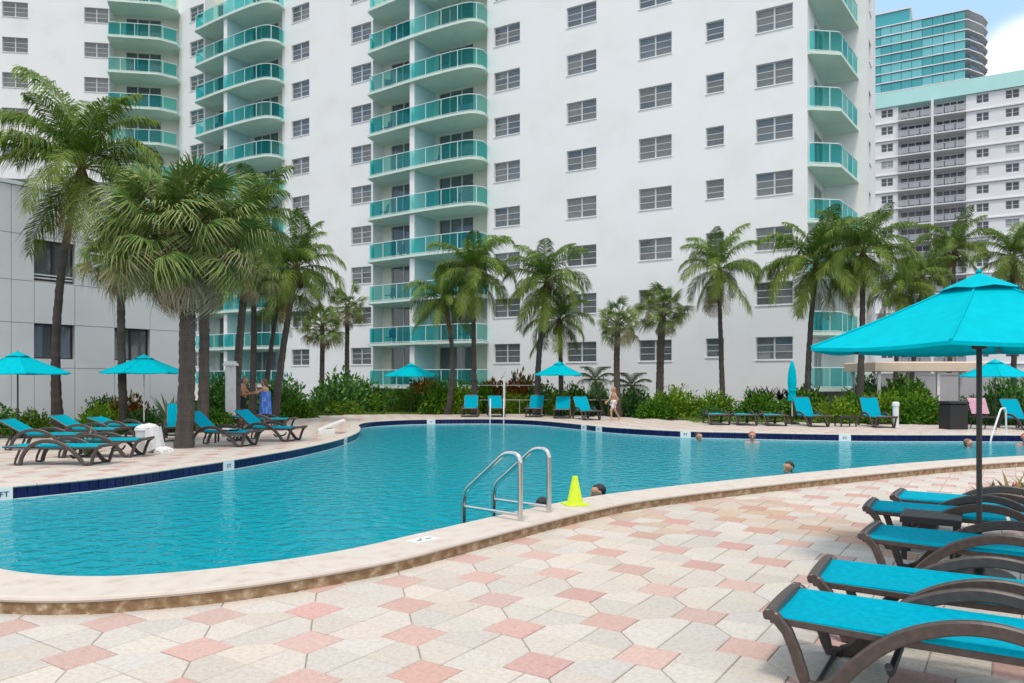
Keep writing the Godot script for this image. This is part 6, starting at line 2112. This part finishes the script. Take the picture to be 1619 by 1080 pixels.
	swimmer(Vector3(1.3, -0.2, -11.75), Vector3(-0.95, 0, 0.2), 0.11, Color(0.40, 0.21, 0.13), Color(0.01, 0.008, 0.008), "", "dark-haired swimmer in profile behind the yellow cone")
	swimmer(Vector3(5.56, -0.2, -15.6), Vector3(-0.8, 0, 0.5), 0.04, Color(0.42, 0.22, 0.14), Color(0.02, 0.012, 0.01), "", "dark-haired swimmer close to the near pool kerb")
	swimmer(Vector3(5.65, -0.2, -23.4), Vector3(0.3, 0, 0.9), 0.07, Color(0.45, 0.24, 0.15), Color(0.1, 0.05, 0.03), "", "brown-haired swimmer at the far pool edge by a depth marker")
	swimmer(Vector3(7.1, -0.2, -22.9), Vector3(-0.2, 0, 1), 0.14, Color(0.52, 0.24, 0.16), Color(0.45, 0.08, 0.08), "cap", "swimmer in a pinkish red cap with bare shoulders at the far pool edge")
	swimmer(Vector3(14.5, -0.2, -21.9), Vector3(-0.6, 0, 0.7), 0.16, Color(0.50, 0.20, 0.14), Color(0.55, 0.06, 0.05), "cap", "swimmer in a bright red cap beside the pool steps handrail")
	swimmer(Vector3(12.55, -0.2, -21.3), Vector3(0.7, 0, 0.5), 0.05, Color(0.52, 0.27, 0.19), Color(0.2, 0.1, 0.06), "", "swimmer low in the water behind the umbrella pole")

func swimmer(at: Vector3, face: Vector3, lift: float, skin: Color, hair: Color, cap: String, label: String) -> void:
	var o := thing("person", at, 0.0, label, "person", "")
	face = face.normalized()
	var side := face.cross(Vector3.UP).normalized()
	var hd := Vector3(0, 0.04 + lift, 0)
	var b := Builder.new()
	b.col = skin
	var sh := hd + Vector3(0, -0.22, 0) - face * 0.03
	flesh([[hd + Vector3(0, -0.08, 0), sh, 0.055, 0.06], [sh - side * 0.15, sh + side * 0.15, 0.07, 0.07], [sh + Vector3(0, -0.12, 0) - side * 0.08, sh + Vector3(0, -0.12, 0) + side * 0.08, 0.13, 0.13], [sh + Vector3(0, -0.4, 0) - side * 0.05, sh + Vector3(0, -0.4, 0) + side * 0.05, 0.12, 0.12],
		[sh + side * 0.19, sh + side * 0.34 + Vector3(0, -0.16, 0), 0.05, 0.04], [sh + side * 0.34 + Vector3(0, -0.16, 0), sh + side * 0.36 + face * 0.24 + Vector3(0, -0.16, 0), 0.04, 0.03], [sh - side * 0.19, sh - side * 0.34 + Vector3(0, -0.16, 0), 0.05, 0.04], [sh - side * 0.34 + Vector3(0, -0.16, 0), sh - side * 0.36 + face * 0.24 + Vector3(0, -0.16, 0), 0.04, 0.03]], 0.02, 0.05, b)
	flesh(head_bones(hd, face), 0.009, 0.03, b)
	part("body", b.mesh(), M.skin, o)
	add_eyes(o, hd, face)
	b = Builder.new()
	b.col = hair
	flesh([[hd - face * 0.045 + Vector3(0, 0.06, 0) - side * 0.02, hd - face * 0.045 + Vector3(0, 0.06, 0) + side * 0.02, 0.08, 0.08], [hd + Vector3(0, 0.085, 0) - face * 0.02, hd + Vector3(0, 0.095, 0) + face * 0.035, 0.062, 0.042], [hd - face * 0.065, hd - face * 0.06 + Vector3(0, -0.03, 0), 0.055, 0.05]], 0.011, 0.03, b)
	part("bathing_cap" if cap else "hair", b.mesh(), M.hair, o)
